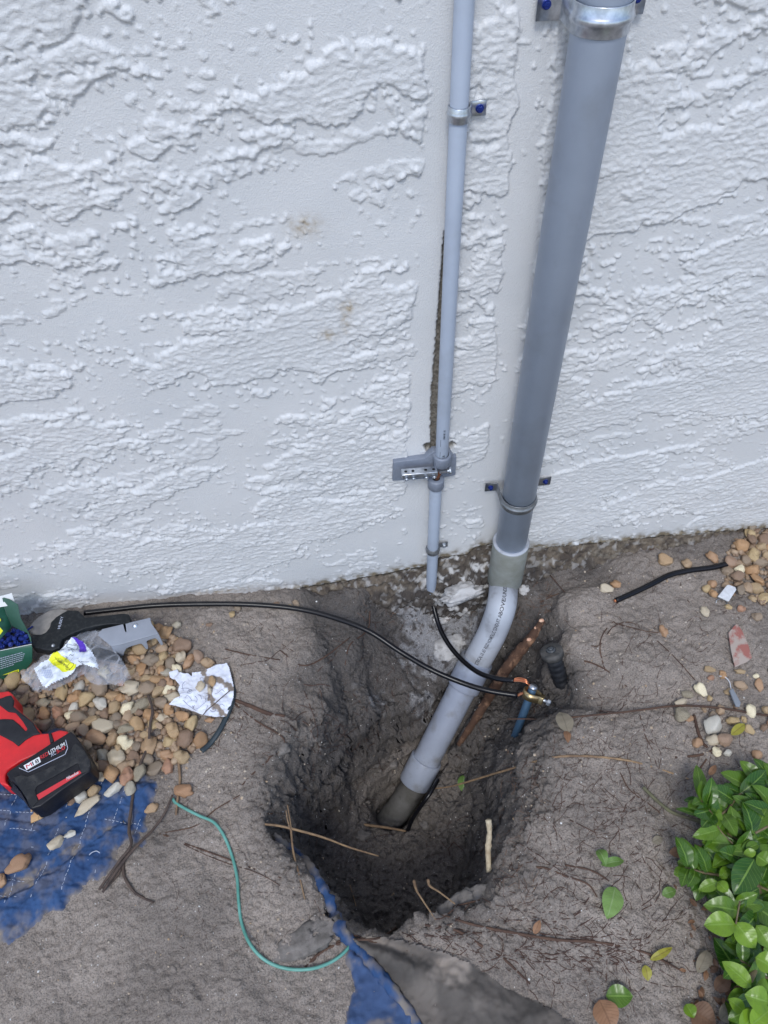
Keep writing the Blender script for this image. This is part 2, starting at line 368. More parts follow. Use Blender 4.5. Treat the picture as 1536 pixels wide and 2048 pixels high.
def stucco(x, z):
    a = math.radians(9); u = x * math.cos(a) + z * math.sin(a); v = -x * math.sin(a) + z * math.cos(a)
    wu = u + .02 * fbm(u * 9, v * 14, 3, 101); wv = v + .010 * fbm(u * 14, v * 22, 3, 111)
    n = 1.25 * pn(wu * 3.2, wv * 7.5, 121) + .6 * pn(wu * 8, wv * 21, 122) + .34 * pn(wu * 24, wv * 52, 123)
    n = n + .15 * fbm(x * 75, z * 95, 3, 131)
    dens = .12 * fbm(x * 3, z * 3, 2, 141)
    t = -.04 + 1.6 * dens + .10 * sst(.3, 1.0, z)
    # smooth trowelled bands where older pipes were strapped
    bands = [((905,0),(822,1150),.022,-.016),((1085,0),(985,1060),.024,-.0)]
    for (p, q, hw, off) in bands:
        A = on_y(*p); B = on_y(*q); xc = A[0] + (B[0] - A[0]) * np.clip((A[2] - z) / (A[2] - B[2]), -1, 1.2)
        t = t + .95 * (1 - sst(hw * .55, hw * 1.2, np.abs(x - xc + .006 * fbm(z * 12, z * 0 + 1, 3, 150))))
    t = t + .9 * sst(.07, .0, z - .0) * .35
    mk = sst(t, t + .05, n)
    n2 = .8 * pn(wu * 6 + 3.3, wv * 18, 125) + .5 * pn(wu * 17, wv * 46, 126) + .3 * fbm(x * 60, z * 80, 3, 127); t2 = .42 + (t - .02) * .6; mk2 = sst(t2, t2 + .05, n2)
    rimk = sst(t, t + .1, n) * (1 - sst(t + .12, t + .55, n))
    lum = fbm(x * 95, z * 130, 3, 161); ragged = .5 + .5 * fbm(u * 22, v * 50, 2, 171)
    h = mk * (.0024 + .0007 * rimk) + mk * .0009 * lum * np.clip(ragged * .8 + rimk * .8 - .15, .08, 1.3) + mk * .0006 * fbm(u * 70, v * 210, 2, 181) + mk * .0005 * fbm(x * 240, z * 240, 2, 185)
    h = h + mk2 * (.0017 + .0010 * np.clip(lum, -.5, 1)) * (1 - .35 * mk)
    h = h + mk * .0009 * (1 - sst(.0, .2, np.abs(pn(u * 9 + 2, v * 70, 186) + .35 * fbm(x * 70, z * 90, 2, 187)))) 
    dr = fbm(x * 95 + 7, z * 105, 2, 191); near = sst(t - .7, t - .05, n)
    h = h + (1 - mk) * near * .0026 * sst(.45, .64, dr)
    h = h + .0022 * fbm(x * 5, z * 5, 2, 201) + .00012 * fbm(x * 300, z * 300, 2, 211)
    return h, mk
H, MK = stucco(WX, WZ)
# soft upper slopes, crisp lower lips: plaster dragged downwards while wet
Hs = H.copy()
for k in range(1, 3):
    sh = np.roll(H, k, axis=1); sh[:, :k] = H[:, :k]; Hs = np.maximum(Hs, sh - k * .0009)
H = Hs
# chase of broken render beside the thin conduit
cA = [on_y(a, b) for a, b in [(888,463),(880,571),(874,644),(866,742),(862,800),(860,888),(858,925)]]
cW = [.0015, .003, .0045, .0055, .0065, .0065, .0065]
zz = np.array([q[2] for q in cA])[::-1]; xx = np.array([q[0] for q in cA])[::-1]; ww = np.array(cW)[::-1]
XL = np.interp(WZ, zz, xx); WWd = np.interp(WZ, zz, ww)
jag = .0016 * fbm(WX * 70, WZ * 160, 3, 222)
ch = sst(-.0012, .0012, (WX - XL) + jag) * sst(-.001, .001, (XL + WWd * 1.9 - WX) + jag) * (WZ < zz[-1]) * (WZ > zz[0] - .004)
q = on_y(903, 888); ch = np.maximum(ch, sst(.0, .003, .0075 - np.hypot(WX - q[0], (WZ - q[2]) * .7) + 2 * jag))
q = on_y(856, 893); ch = np.maximum(ch, sst(.0, .003, .008 - np.hypot(WX - q[0], (WZ - q[2]) * .6) + 2 * jag))
H = H * (1 - ch) - .007 * ch + ch * .0012 * fbm(WX * 150, WZ * 60, 3, 230)
lip = ch * (1 - ch) * 4; H = H + lip * .001
ze = zedge(WX); below = sst(.0, .004, ze - WZ)
H = H * (1 - below) - .006 * below
stain = np.zeros_like(H)
for px, py, rx, rz, a in [(610,452,.02,.014,.5),(695,612,.012,.010,.6),(655,668,.012,.009,.5),(690,640,.006,.02,.5),(460,250,.012,.01,.0),(440,1180,.1,.01,.4)]:
    q = on_y(px, py); stain = np.maximum(stain, a * np.exp(-((WX - q[0]) / rx) ** 2 - ((WZ - q[2]) / rz) ** 2))
stain = np.clip(stain * (1 + 1.2 * fbm(WX * 120, WZ * 120, 4, 240)), 0, 1)
splash = np.clip(sst(.05, .0, WZ - ze) ** 2.5 * (.55 + .9 * fbm(WX * 60, WZ * 60, 4, 250)) * sst(-.5, -.15, WX) + .5 * sst(.014, 0, WZ - ze) * (.6 + fbm(WX * 90, WZ * 90, 3, 251)), 0, 1)
m_wall = M('painted_stucco', (.62, .61, .615), .26, spec=.6)
nt_, b_, tc_, noise_, remap_, mix_, col_ = m_nodes['painted_stucco']
c = mix_(remap_(noise_(5, 3), .35, .65), (.58, .588, .60), (.62, .62, .625))
c = mix_(attr(nt_, 'stain'), c, (.34, .27, .18)); c = mix_(attr(nt_, 'splash'), c, (.20, .165, .115))
br = mix_(remap_(noise_(160, 4), .4, .6), (.11, .095, .078), (.22, .20, .17))
c = mix_(attr(nt_, 'broken'), c, br)
nt_.links.new(c, b_.inputs['Base Color'])
bp1 = nt_.nodes.new('ShaderNodeBump'); bp1.inputs['Distance'].default_value = .0008; nt_.links.new(noise_(520, 4), bp1.inputs['Height']); nt_.links.new(bp1.outputs[0], b_.inputs['Normal'])
wall = thing('stucco_wall', 'white painted house wall with rough knockdown stucco texture', 'wall', (0, 0, 0))
V = np.stack([WX, -H, WZ], -1).reshape(-1, 3)
add('stucco_face', V, grid(len(WXs), len(WZs))[:, ::-1], m_wall, wall, attrs={'stain': stain, 'splash': splash, 'broken': np.maximum(ch, below)})
V, Fc = box((0, .13, 1.2), (7, 0, 0), (0, .11, 0), (0, 0, 2.2), 0)
add('wall_core', V, Fc, M('block_core', (.5, .5, .5), .8), wall, smooth=False)
# foundation strip below the paint edge
fx = np.arange(-.8, 1.02, .0022); fs = np.linspace(0, 1, 90); FX, FS = np.meshgrid(fx, fs, indexing='ij')
fe = zedge(FX); FZ = fe - .002 - FS * .22
mid = np.exp(-((FX - .24) / .14) ** 2)
FY = .0 - .026 * sst(0, .35, FS) - .012 * mid * sst(.1, .6, FS) - .010 * np.abs(fbm(FX * 28, FZ * 28, 4, 301)) * sst(0, .08, FS) - .003 * fbm(FX * 120, FZ * 120, 3, 311)
m_found = M('dirty_foundation', (.15, .12, .09), .95, c2=(.07, .056, .046), scale=45, lo=.4, hi=.6, c3=(.22, .19, .15), s3=60, bump=.003, bscale=160, spec=.15)
nt_, b_, tc_, noise_, remap_, mix_, col_ = m_nodes['dirty_foundation']
c = mix_(mathn(nt_, 'MULTIPLY', attr(nt_, 'damp'), .85), col_, (.055, .048, .044)); c = mix_(attr(nt_, 'lime'), c, (.5, .49, .48)); nt_.links.new(c, b_.inputs['Base Color'])
lm = np.clip(.9 * sst(.3, .6, fbm(FX * 35, FZ * 60, 4, 321) * 1.1) * mid * 1.0 + .35 * sst(.3, .6, fbm(FX * 60, FZ * 60, 3, 322)), 0, 1)
add('foundation', np.stack([FX, FY, FZ], -1).reshape(-1, 3), grid(len(fx), len(fs))[:, ::-1], m_found, wall, attrs={'lime': lm, 'damp': np.clip(sst(.08, .35, FS + .15 * fbm(FX * 30, FS * 8, 3, 330)) + mid * .5, 0, 1)})
# ================================================================ CONDUITS
def ring_band(c, r, t, zc, hh, a0, a1, tabs, bead=.0012, off=.001):
    """strap of bent sheet: arc round a vertical pipe from angle a0 to a1, ending in flat tabs on the wall; tabs = [(side, length)]"""
    path = []; 
    A = np.linspace(a0, a1, 26)
    arc = [(c[0] + (r + off) * math.sin(a), c[1] - (r + off) * math.cos(a)) for a in A]
    if -1 in tabs: path += [(arc[0][0] - tabs[-1], -.0075), (arc[0][0] - tabs[-1] * .5, -.0075), (arc[0][0] - .004, -.0078), (arc[0][0] - .001, -.0105)]
    path += arc
    if 1 in tabs: path += [(arc[-1][0] + .001, -.0105), (arc[-1][0] + .004, -.0078), (arc[-1][0] + tabs[1] * .5, -.0075), (arc[-1][0] + tabs[1], -.0075)]
    P = np.array(path); T = np.gradient(P, axis=0); T /= np.linalg.norm(T, axis=1)[:, None]; N = np.stack([T[:, 1], -T[:, 0]], 1)
    prof = [(-1, 0), (-.95, .0003), (-.36, .0003), (-.24, bead * .6), (0, bead), (.24, bead * .6), (.36, .0003), (.95, .0003), (1, 0)]
    V = []; n = len(prof)
    inarc = [(1.0 if (len(path) > 26 and False) else 1.0) for _ in path]
    for i, p in enumerate(P):
        isarc = 0 if P[i][1] > -.0110 else 1
        for (zz_, o) in prof:
            oo = o if isarc else min(o, .0003)
            V.append([p[0] + N[i, 0] * (oo + t), p[1] + N[i, 1] * (oo + t), zc + zz_ * hh])
        for (zz_, o) in prof[::-1]:
            oo = o if isarc else min(o, .0003)
            V.append([p[0] + N[i, 0] * oo, p[1] + N[i, 1] * oo, zc + zz_ * hh * .999])
    m_ = 2 * n; Fc = []
    for i in range(len(P) - 1):
        for j in range(m_): Fc.append([i * m_ + j, i * m_ + (j + 1) % m_, (i + 1) * m_ + (j + 1) % m_, (i + 1) * m_ + j])
    Fc.append(list(range(m_))); Fc.append([(len(P) - 1) * m_ + j for j in range(m_)][::-1])
    return np.array(V), Fc
def hexhead(c, nrm, r, h, washer=1.35):
    c = np.array(c, float); nrm = unit(nrm)
    a = lathe(c, c + nrm * h * .3, [(0, r * washer), (.8, r * washer), (1, r * washer * .92)], 20)
    b = lathe(c + nrm * h * .3, c + nrm * h, [(0, r), (.85, r), (1, r * .88)], 6)
    s1 = box(c + nrm * h, unit(np.cross(nrm, [.3, .1, 1])) * r * .7, unit(np.cross(nrm, np.cross(nrm, [.3, .1, 1]))) * r * .1, nrm * .0003, 0)
    return join([a, b, s1])

# --- thin conduit: upper run, lower run
SX, SY, SR = .1835, -.016, .0107
sc_ = thing('thin_conduit', 'thin grey plastic conduit running down the wall left of the thick pipe', 'conduit', (SX, 0, .1))
zj = on_y(880, 922, SY - SR)[2]
V, Fc = lathe((SX, SY, 3.2), (SX - .0005, SY, zj), [(0, SR), (.999, SR), (1, SR * .93)], 32); add('upper_run', V, Fc, m_pvc, sc_)
zb_ = on_y(862, 1197, SY - SR)[2]; zt_ = on_y(872, 978, SY - SR)[2]
LX0 = on_y(871, 985, SY)[0]; LX1 = on_y(861.5, 1185, SY)[0]
V, Fc = lathe((LX0, SY, zt_), (LX1, SY - .002, zb_), [(0, SR), (.995, SR), (1, SR * .95), (1.0, SR * .78), (.9, SR * .78)], 32, False); add('lower_run', V, Fc, m_pvc, sc_)
def text_mesh(s, size, sx=1., bold=0., shear=0., align='LEFT'):
    cu = bpy.data.curves.new('t', 'FONT'); cu.body = s; cu.size = size; cu.offset = bold; cu.shear = shear; cu.align_x = align; cu.resolution_u = 3
    o = bpy.data.objects.new('t', cu); COL.objects.link(o); dg = bpy.context.evaluated_depsgraph_get(); dg.update()
    me = o.evaluated_get(dg).to_mesh()
    V = np.array([v.co[:] for v in me.vertices]).reshape(-1, 3); Fc = [list(p.vertices) for p in me.polygons]
    o.evaluated_get(dg).to_mesh_clear(); bpy.data.objects.remove(o); bpy.data.curves.remove(cu)
    V[:, 0] *= sx; return V, Fc
def subdiv(V, Fc, L):
    bm = bmesh.new(); vs = [bm.verts.new(v) for v in V]
    for f in Fc:
        try: bm.faces.new([vs[i] for i in f])
        except Exception: pass
    bmesh.ops.triangulate(bm, faces=bm.faces)
    for _ in range(3):
        E = [e for e in bm.edges if e.calc_length() > L]
        if not E: break
        bmesh.ops.subdivide_edges(bm, edges=E, cuts=1, use_grid_fill=False); bmesh.ops.triangulate(bm, faces=bm.faces)
    return bm_out(bm)
def wrap_path(V, path, ang0, R, s0, up=None):
    """lay flat text (x along, y round) on a round pipe that follows path; ang0 measured from the side facing 'up'"""
    P = crom(path, 12) if len(path) > 2 else np.array([np.array(path[0]) + (np.array(path[1]) - np.array(path[0])) * t for t in np.linspace(0, 1, 40)])
    T = np.gradient(P, axis=0); T /= np.linalg.norm(T, axis=1)[:, None]
    S = np.r_[0, np.cumsum(np.linalg.norm(np.diff(P, axis=0), axis=1))]
    U = np.array(up, float); out = []
    for x, y, z in V:
        s = np.clip(s0 + x, 0, S[-1]); p = np.array([np.interp(s, S, P[:, k]) for k in range(3)]); t = unit([np.interp(s, S, T[:, k]) for k in range(3)])
        n = unit(U - t * U.dot(t)); b = np.cross(n, t); a = ang0 + y / R
        out.append(p + (n * math.cos(a) + b * math.sin(a)) * (R + .00025))
    return np.array(out)
# printing on the thin conduit, read from below upwards
bars = []; x_ = 0
for k, wd in enumerate([1,2,1,1,3,1,2,1,1,2,3,1,1,2,1,3,1,1,2,1]):
    if k % 2 == 0: bars.append(box((x_ + wd * .0003, 0, 0), (wd * .0003, 0, 0), (0, .0016, 0), (0, 0, .00001), 0))
    x_ += wd * .0007
z1 = on_y(883, 920, SY)[2]; z2 = on_y(884, 880, SY)[2]; z3 = on_y(886, 872, SY)[2]
L0 = [(SX, SY, z1 - .002), (SX, SY, z1 + .2)]
tV, tF = text_mesh('47E1916', .0072, .95, .0001); tV[:, 1] -= .0026
bV, bF = join(bars); bV[:, 0] += z3 - z1 + .004
ln = box((.0155, .0054, 0), (.0165, 0, 0), (0, .00028, 0), (0, 0, .00001), 0)
ln2 = box((z3 - z1 - .005, .0054, 0), (.008, 0, 0), (0, .00028, 0), (0, 0, .00001), 0)
pV, pF = join([(tV, tF), (bV, bF), ln, ln2]); pV, pF = subdiv(pV, pF, .0025)
add('printed_text', wrap_path(pV, L0, -.15, SR, 0, up=(-.15, -1, 0)), pF, m_ink, sc_, smooth=False)

def strap(label, c, r, zc, hh, tabs, a0, a1, screws, name='conduit_strap', m=m_zinc, sm=m_blue, bead=.0014):
    for p in screws:
        k = 1 if p[0] > c[0] else -1; tabs[k] = abs(p[0] - (c[0] + (r + .001) * math.sin(a1 if k > 0 else a0))) + (.0075 if r < .02 else .010)
    t = thing(name, label, 'strap', (c[0], 0, zc), 'metal straps holding the conduits to the wall')
    V, Fc = ring_band(c, r, .0012, zc, hh, a0, a1, tabs, bead); add('band', V, Fc, m, t)
    for p in screws:
        V, Fc = hexhead(p, (0, -1, 0), .0036, .005); add('screw', V, Fc, sm, t, smooth=False)
    return t
q = on_y(958, 219, -.006); zs = on_y(918, 234, SY - SR)[2]
strap('small shiny one-hole strap near the top of the thin conduit, blue screw on its right', (SX, SY), SR, zs, .0085, {1: .019}, -2.0, 1.75, [(q[0], -.009, zs + .0)])
q = on_y(887, 1092, -.006); zs = on_y(864, 1107, SY - SR)[2]; cx_ = np.interp(zs, [zb_, zt_], [LX1, LX0])
strap('small strap low on the thin conduit just above the soil', (cx_, SY), SR, zs, .0075, {1: .017}, -2.0, 1.75, [(q[0], -.009, zs + .0)], m=m_zincd, sm=m_zinc)

# --- thick conduit
BX, BY, BR = .3205, -.041, .0292
zg = on_y(1013, 1159, BY)[2]
tk = thing('thick_conduit', 'thick grey plastic conduit that bends away from the wall and down into the hole', 'conduit', (BX, BY, zg))
ztop = on_y(1022, 1108, BY - BR)[2]
V, Fc = lathe((BX, BY, 3.2), (BX + .001, BY, zg), [(0, BR), (1, BR)], 56); add('riser', V, Fc, m_pvc, tk)
V, Fc = lathe((BX + .001, BY, ztop), (BX + .001, BY, zg - .004), [(0, BR + .0002), (0, BR + .0048), (.05, BR + .0056), (.95, BR + .0056), (1, BR + .003), (1, BR * .9)], 56, False); cpl = add('coupling', V, Fc, m_olive, tk, 'grey-green stained coupling at the top of the bend')
V, Fc = lathe((BX + .001, BY, ztop + .0006), (BX + .001, BY, ztop - .002), [(0, BR), (0, BR + .0050), (.5, BR + .0057), (1, BR + .0057)], 56, False); add('rim', V, Fc, m_pvc_l, cpl)
el = [np.array([BX + .001, BY, zg + .01]), np.array([BX, BY - .002, zg - .015])] + [at_d(*p) for p in [(1003, 1212, 1.535), (986, 1262, 1.56), (964, 1304, 1.58)]]
st = [at_d(*p) for p in [(943, 1342, 1.598), (836, 1552, 1.655)]]
ax = unit(st[1] - st[0]); el += [st[0] - ax * .012, st[0] + ax * .01]
V, Fc = tube(el, BR, 48, 10, False); add('elbow', V, Fc, m_pvc_l, tk)
V, Fc = lathe(st[0], st[1], [(0, BR), (1, BR)], 48, False); add('lower_run', V, Fc, m_pvc_c, tk)
def coup(pa, pb, nm, mm, lab=None):
    V, Fc = lathe(pa, pb, [(0, BR + .0004), (0, BR + .0045), (.03, BR + .0052), (.97, BR + .0054), (1, BR + .0046), (1, BR * .8)], 56, False)
    return add(nm, V, Fc, mm, tk, lab)
c0 = st[0] - ax * .028; coup(c0, st[0] + ax * .040, 'coupling', m_pvc_c, 'smooth grey coupling under the crossing black wires')
coup(st[1] - ax * .045, st[1] + ax * .018, 'coupling', m_pvc_c, 'lowest coupling, clean above the dirty old pipe')
old = [st[1] - ax * .02, st[1] + ax * .02, at_d(805, 1608, 1.675), at_d(770, 1652, 1.69), at_d(735, 1690, 1.75)]
V, Fc = tube(old, BR * .98, 40, 8, True, .03); add('old_pipe', V, Fc, m_pvc_dirty, tk, 'old conduit end smeared with soil')
tx = 'ELECTRICAL UL 651 RIGID NONMETALLIC CONDUIT ABOVE/UNDERGROUND SUNLIGHT R'
elp = el[::-1]; elen = np.linalg.norm(np.diff(crom(elp, 12), axis=0), axis=1).sum()
tV, tF = text_mesh(tx, .0105, 1, .00012); wt = tV[:, 0].max(); tV[:, 0] *= (elen - .05) / wt; tV[:, 1] -= .004
tV, tF = subdiv(tV, tF, .004)
toc = unit(CAM - np.array(el[3]))
add('printed_text', wrap_path(tV, elp, -.05, BR, .038, up=toc), tF, m_ink, tk, smooth=False)
ztS = on_y(1205, 48, BY - BR)[2]; qa = on_y(1092, 4, -.006); qb = on_y(1271, 2, -.006)
strap('wide two-hole strap at the top of the thick conduit with blue screws', (BX, BY), BR, ztS, .0145, {-1: .036, 1: .022}, -1.75, 1.75, [(qa[0], -.009, ztS + .001), (qb[0] , -.009, ztS + .001)], bead=.003)
ztS = on_y(1036, 1022, BY - BR)[2]; qa = on_y(978, 993, -.006); qb = on_y(1087, 974, -.006)
strap('wide two-hole strap low on the thick conduit above its grey-green coupling', (BX, BY), BR, ztS, .0105, {-1: .026, 1: .016}, -1.75, 1.75, [(qa[0], -.009, ztS), (qb[0], -.009, ztS)], m=m_zincd, sm=m_blue, bead=.003)

# --- bonding bridge on the thin conduit
def wy(px, py, y): return on_y(px, py, y)
bb = thing('bonding_bridge', 'grey plastic terminal bridge with a silver screw bar on the thin conduit', 'terminal block', (SX, 0, zj - .02))
pl = [wy(a, b, -.012) for a, b in [(787, 925), (850, 917), (866, 903), (900, 902), (908, 914), (913, 913), (911, 950), (880, 957), (840, 958), (785, 962)]]
V, Fc = prism(pl, (0, .013, 0), .0008); add('back_plate', V, Fc, M('grey_bridge_plastic', (.2, .225, .28), .45, c2=(.16, .18, .225), scale=80), bb)
m_br = bpy.data.materials['grey_bridge_plastic']
zs1 = wy(880, 903, SY - SR)[2]; 
V, Fc = lathe((SX, SY - .001, zj + .006), (SX, SY - .001, zj - .020), [(0, SR + .0006), (0, SR + .0042), (.08, SR + .005), (.9, SR + .004), (1, SR + .001), (1, SR * .5)], 40, False); add('upper_socket', V, Fc, m_br, bb)
zq = wy(872, 968, SY - SR)[2]
V, Fc = lathe((LX0, SY - .001, zq + .004), (LX0, SY - .001, zq - .019), [(0, SR * .62), (0, SR + .003), (.08, SR + .0037), (.9, SR + .0037), (1, SR + .002), (1, SR * .9)], 40, False); add('lower_socket', V, Fc, m_br, bb)
V, Fc = lathe((LX0, SY - .001, zq + .0035), (LX0, SY - .001, zq + .001), [(0, SR * .75), (1, SR * .75)], 30); add('socket_floor', V, Fc, m_black, bb)
yb = -.030; A = wy(803, 948, yb); B = wy(874, 942, yb)
u = unit(B - A); up_ = np.array([0, 0, 1.])
cen = (A + B) / 2; L_ = np.linalg.norm(B - A) / 2
V, Fc = box(cen, u * L_, (0, .0075, 0), up_ * .0052, .0012); tb = add('terminal_bar', V, Fc, m_zinc, bb)
for f in (.12, .32, .68, .9):
    p = A + (B - A) * f
    V, Fc = lathe(p + up_ * .0053, p + up_ * .0038, [(0, .0026), (0, .0021), (1, .0019)], 18); add('wire_hole', V, Fc, m_black, tb)
    V, Fc = join([lathe(p + np.array([0, -.0075, -.003]), p + np.array([0, -.012, -.0045]), [(0, .0016), (.4, .0016), (.45, .0036), (.85, .0034), (1, .0022)], 18),
                  box(p + np.array([0, -.0122, -.0045]), (.0018, 0, .0004), (0, .0003, 0), (0, 0, .0004), 0)])
    add('terminal_screw', V, Fc, m_zinc, tb)
bc = wy(893, 942, -.028)
V, Fc = lathe(bc + np.array([-.012, 0, -.001]), bc + np.array([.004, 0, 0]), [(0, .0032), (.8, .0032), (.8, .0045), (1, .0045)], 20); add('clamp_bolt', V, Fc, m_zinc, bb)
V, Fc = lathe(bc + np.array([.004, 0, 0]), bc + np.array([.0085, 0, .0005]), [(0, .0068), (.4, .0074), (1, .0066)], 24); add('bolt_head', V, Fc, m_zinc, bb)
V, Fc = tube([(SX, SY - .003, zj), (SX - .001, SY - .004, (zj + zq) / 2), (LX0, SY - .002, zq)], .0032, 12); add('copper_core', V, Fc, m_copperd, bb)

# ================================================================ GROUND ROD, CLAMP, WIRES
RT = on_z(1066, 1376, -.045); vert = (1034, 1468)
RB = on_g(1031, 1470, 0); rod = thing('ground_rod', 'blue-grey ground rod standing in the hole under the bronze clamp', 'ground rod', RB)
rdir = unit(RT - RB)
V, Fc = lathe(RB - rdir * .08, RT, [(0, .0078), (.985, .0078), (1, .0066)], 28); add('shaft', V, Fc, m_rod, rod)
V, Fc = lathe(RT - rdir * .001, RT + rdir * .006, [(0, .0083), (.5, .0088), (1, .0062)], 24); add('hammered_tip', V, Fc, m_zinc, rod)
cl = thing('rod_clamp', 'bronze acorn clamp with silver bolt gripping the top of the ground rod', 'clamp', RT)
cc = RT - rdir * .014; rt_ = unit(on_z(1095, 1392, -.045) - on_z(1062, 1376, -.045)); pr = unit(np.cross(rdir, rt_))
n_ = 26; V = []; Fc = []
ringp = []
for i in range(n_):
    a = 2 * math.pi * i / n_; r0 = .0115 + .0075 * max(0, math.cos(a)) ** 6
    d_ = rt_ * math.cos(a) + pr * math.sin(a); ringp.append((d_, r0))
for (h, ro, ri) in [(-.009, 0, 0)]: pass
for d_, r0 in ringp:
    for h in (-.0075, .0075):
        V.append(cc + d_ * (r0 + .0042) + rdir * h); V.append(cc + d_ * r0 + rdir * h)
for i in range(n_):
    j = (i + 1) % n_
    Fc += [[4*i, 4*j, 4*j+2, 4*i+2], [4*i+1, 4*i+3, 4*j+3, 4*j+1], [4*i+2, 4*j+2, 4*j+3, 4*i+3], [4*i, 4*i+1, 4*j+1, 4*j]]
add('clamp_body', V, Fc, m_brass, cl)
V, Fc = box(cc + rt_ * .0215, rt_ * .0045, pr * .008, rdir * .0075, .0012); add('clamp_lug', V, Fc, m_brass, cl)
V, Fc = lathe(cc + rt_ * .011, cc + rt_ * .037, [(0, .0034), (1, .0034)], 18); bo = add('bolt', V, Fc, m_zinc, cl)
V, Fc = lathe(cc + rt_ * .033, cc + rt_ * .0395, [(0, .0062), (.85, .0062), (1, .0054)], 6); add('bolt_head', V, Fc, m_zinc, bo, smooth=False)

# long wire from the cutter along the wall, over the trench to the clamp
w1 = [on_z(168, 1226, .03), on_z(230, 1219, .022), on_z(310, 1211, .014), on_z(400, 1208, .010), on_z(500, 1209, .006), on_z(590, 1217, .0), on_z(660, 1233, -.004), on_z(735, 1261, -.01),
      on_z(800, 1303, -.03), on_z(860, 1338, -.05), on_z(920, 1364, -.06), on_z(975, 1381, -.06), on_z(1035, 1391, -.058)]
ww1 = thing('ground_wire', 'long black insulated wire lying along the wall and across to the rod clamp', 'wire', w1[4])
V, Fc = tube(w1, .0052, 14, 10); add('insulation', V, Fc, m_wire, ww1)
e1 = cc - rt_ * .010 - pr * .003
V, Fc = join([tube([w1[-1] + o, (w1[-1] + e1) / 2 + o + np.array([0, 0, .002]), e1 + o], .0013, 8, 6) for o in (np.array([0, 0, .001]), np.array([0, .0016, 0]), np.array([0, -.0016, .0005]), np.array([.0, 0, -.001]))]); add('copper_strands', V, Fc, m_copperd, ww1)
w2 = [np.array([LX1 + .001, SY, zb_ + .03]), np.array([LX1 + .002, SY - .001, zb_ - .008])] + [on_z(*p) for p in [(876, 1245, -.115), (893, 1282, -.12), (920, 1316, -.11), (955, 1344, -.085), (992, 1357, -.06), (1028, 1361, -.048)]]
ww2 = thing('bonding_wire', 'short black wire curving from the open end of the thin conduit to the clamp', 'wire', w2[2])
V, Fc = tube(w2, .0050, 14, 10); add('insulation', V, Fc, m_wire, ww2)
q2 = on_z(1052, 1366, -.04); e2 = cc - rt_ * .006 + pr * .0075
for (E,) in [(e2,)]:
    L2 = []
    for o in (np.array([0, 0, .0015]), np.array([0, .003, 0]), np.array([0, -.003, .001]), np.array([0, .0008, -.0022]), np.array([0,-.001,.0005])):
        L2.append(tube([w2[-1] - unit(w2[-1] - w2[-2]) * .002 + o * .7, (w2[-1] + q2) / 2 + o * 1.3 + np.array([0, .004, 0]), q2 + o * 1.3 + np.array([.002, .002, 0]), E + o * .6 + rdir * .008, E + o * .4], .0015, 8, 6))
V, Fc = join(L2); add('copper_strands', V, Fc, m_copper, ww2)
w3 = [on_g(a, b, h_) for a, b, h_ in [(876, 1560, .04), (862, 1584, .05), (842, 1612, .045), (825, 1638, .03), (815, 1663, .004)]]
V, Fc = tube(w3, .0042, 12, 8); add('wire_offcut', V, Fc, m_wire, None, 'black wire coming out from beneath the lowest coupling at the hole bottom', 'wire')
w4 = gpath([(1232, 1201), (1262, 1188), (1300, 1170), (1340, 1150), (1380, 1141), (1425, 1135), (1466, 1125)], .006)
w4t = thing('wire_scrap', 'loose black cable piece on bare soil at right, below the wall', 'wire', w4[0])
V, Fc = tube(w4, .0056, 14, 10); add('insulation', V, Fc, m_wire, w4t)
V, Fc = lathe(w4[0] + unit(w4[0] - w4[1]) * .0001, w4[0] + unit(w4[0] - w4[1]) * .004, [(0, .0034), (1, .003)], 12); add('copper_end', V, Fc, m_copper, w4t)
w5 = gpath([(403, 1502), (420, 1487), (438, 1462), (452, 1435), (462, 1410), (467, 1385), (462, 1360)], .006)
V, Fc = tube(w5, [.0052, .0050, .0045, .004], 12, 8, sq=.6); add('cable_sheath', V, Fc, M('dark_teal_rubber', (.018, .03, .038), .5), None, 'flat dark blue-grey cable sheath tucked under the white paper edge', 'cable')
w6 = gpath([(345, 1597, .006), (352, 1606, .005), (372, 1618), (400, 1632), (428, 1645), (448, 1672), (464, 1712), (474, 1755), (477, 1800), (483, 1845), (500, 1888), (530, 1920), (572, 1937), (620, 1938), (660, 1925), (688, 1905), (702, 1885), (698, 1868)], .004)
V, Fc = tube(w6, .0024, 12, 8); add('green_wire', V, Fc, M('green_insulation', (.07, .25, .20), .45, c2=(.13, .33, .28), scale=30), None, 'bare thin green wire looping over the soil beside the hole', 'wire')

# ================================================================ SPRINKLER RISER, ROOT, STONES OF THE TRENCH
sa = on_z(1102, 1300, .0); sb = on_z(1130, 1385, -.10); sd2 = unit(sb - sa)
sp_ = thing('sprinkler_head', 'dirty black sprinkler head sticking out of the soil right of the rod', 'sprinkler', sb)
m_spr = M('muddy_black_plastic', (.03, .03, .03), .7, c2=(.08, .075, .07), scale=60, bump=.0006, bscale=200)
V, Fc = lathe(sa, sa + sd2 * .014, [(0, .019), (.12, .0215), (1, .0215), (1, .015)], 36); cp = add('cap', V, Fc, m_spr, sp_)
V, Fc = join([lathe(sa - sd2 * .003, sa, [(0, .008), (1, .010)], 24), lathe(sa - sd2 * .006, sa - sd2 * .003, [(0, .004), (1, .006)], 12)]); add('nozzle', V, Fc, M('wet_plastic', (.05, .055, .06), .25), cp)
prof = []
for k in range(9): prof += [(k / 9, .0158), (k / 9 + .06, .0145), (k / 9 + .1, .0145)]
V, Fc = lathe(sa + sd2 * .012, sb + sd2 * .02, prof + [(1, .0150)], 30); add('ribbed_body', V, Fc, m_black, sp_)

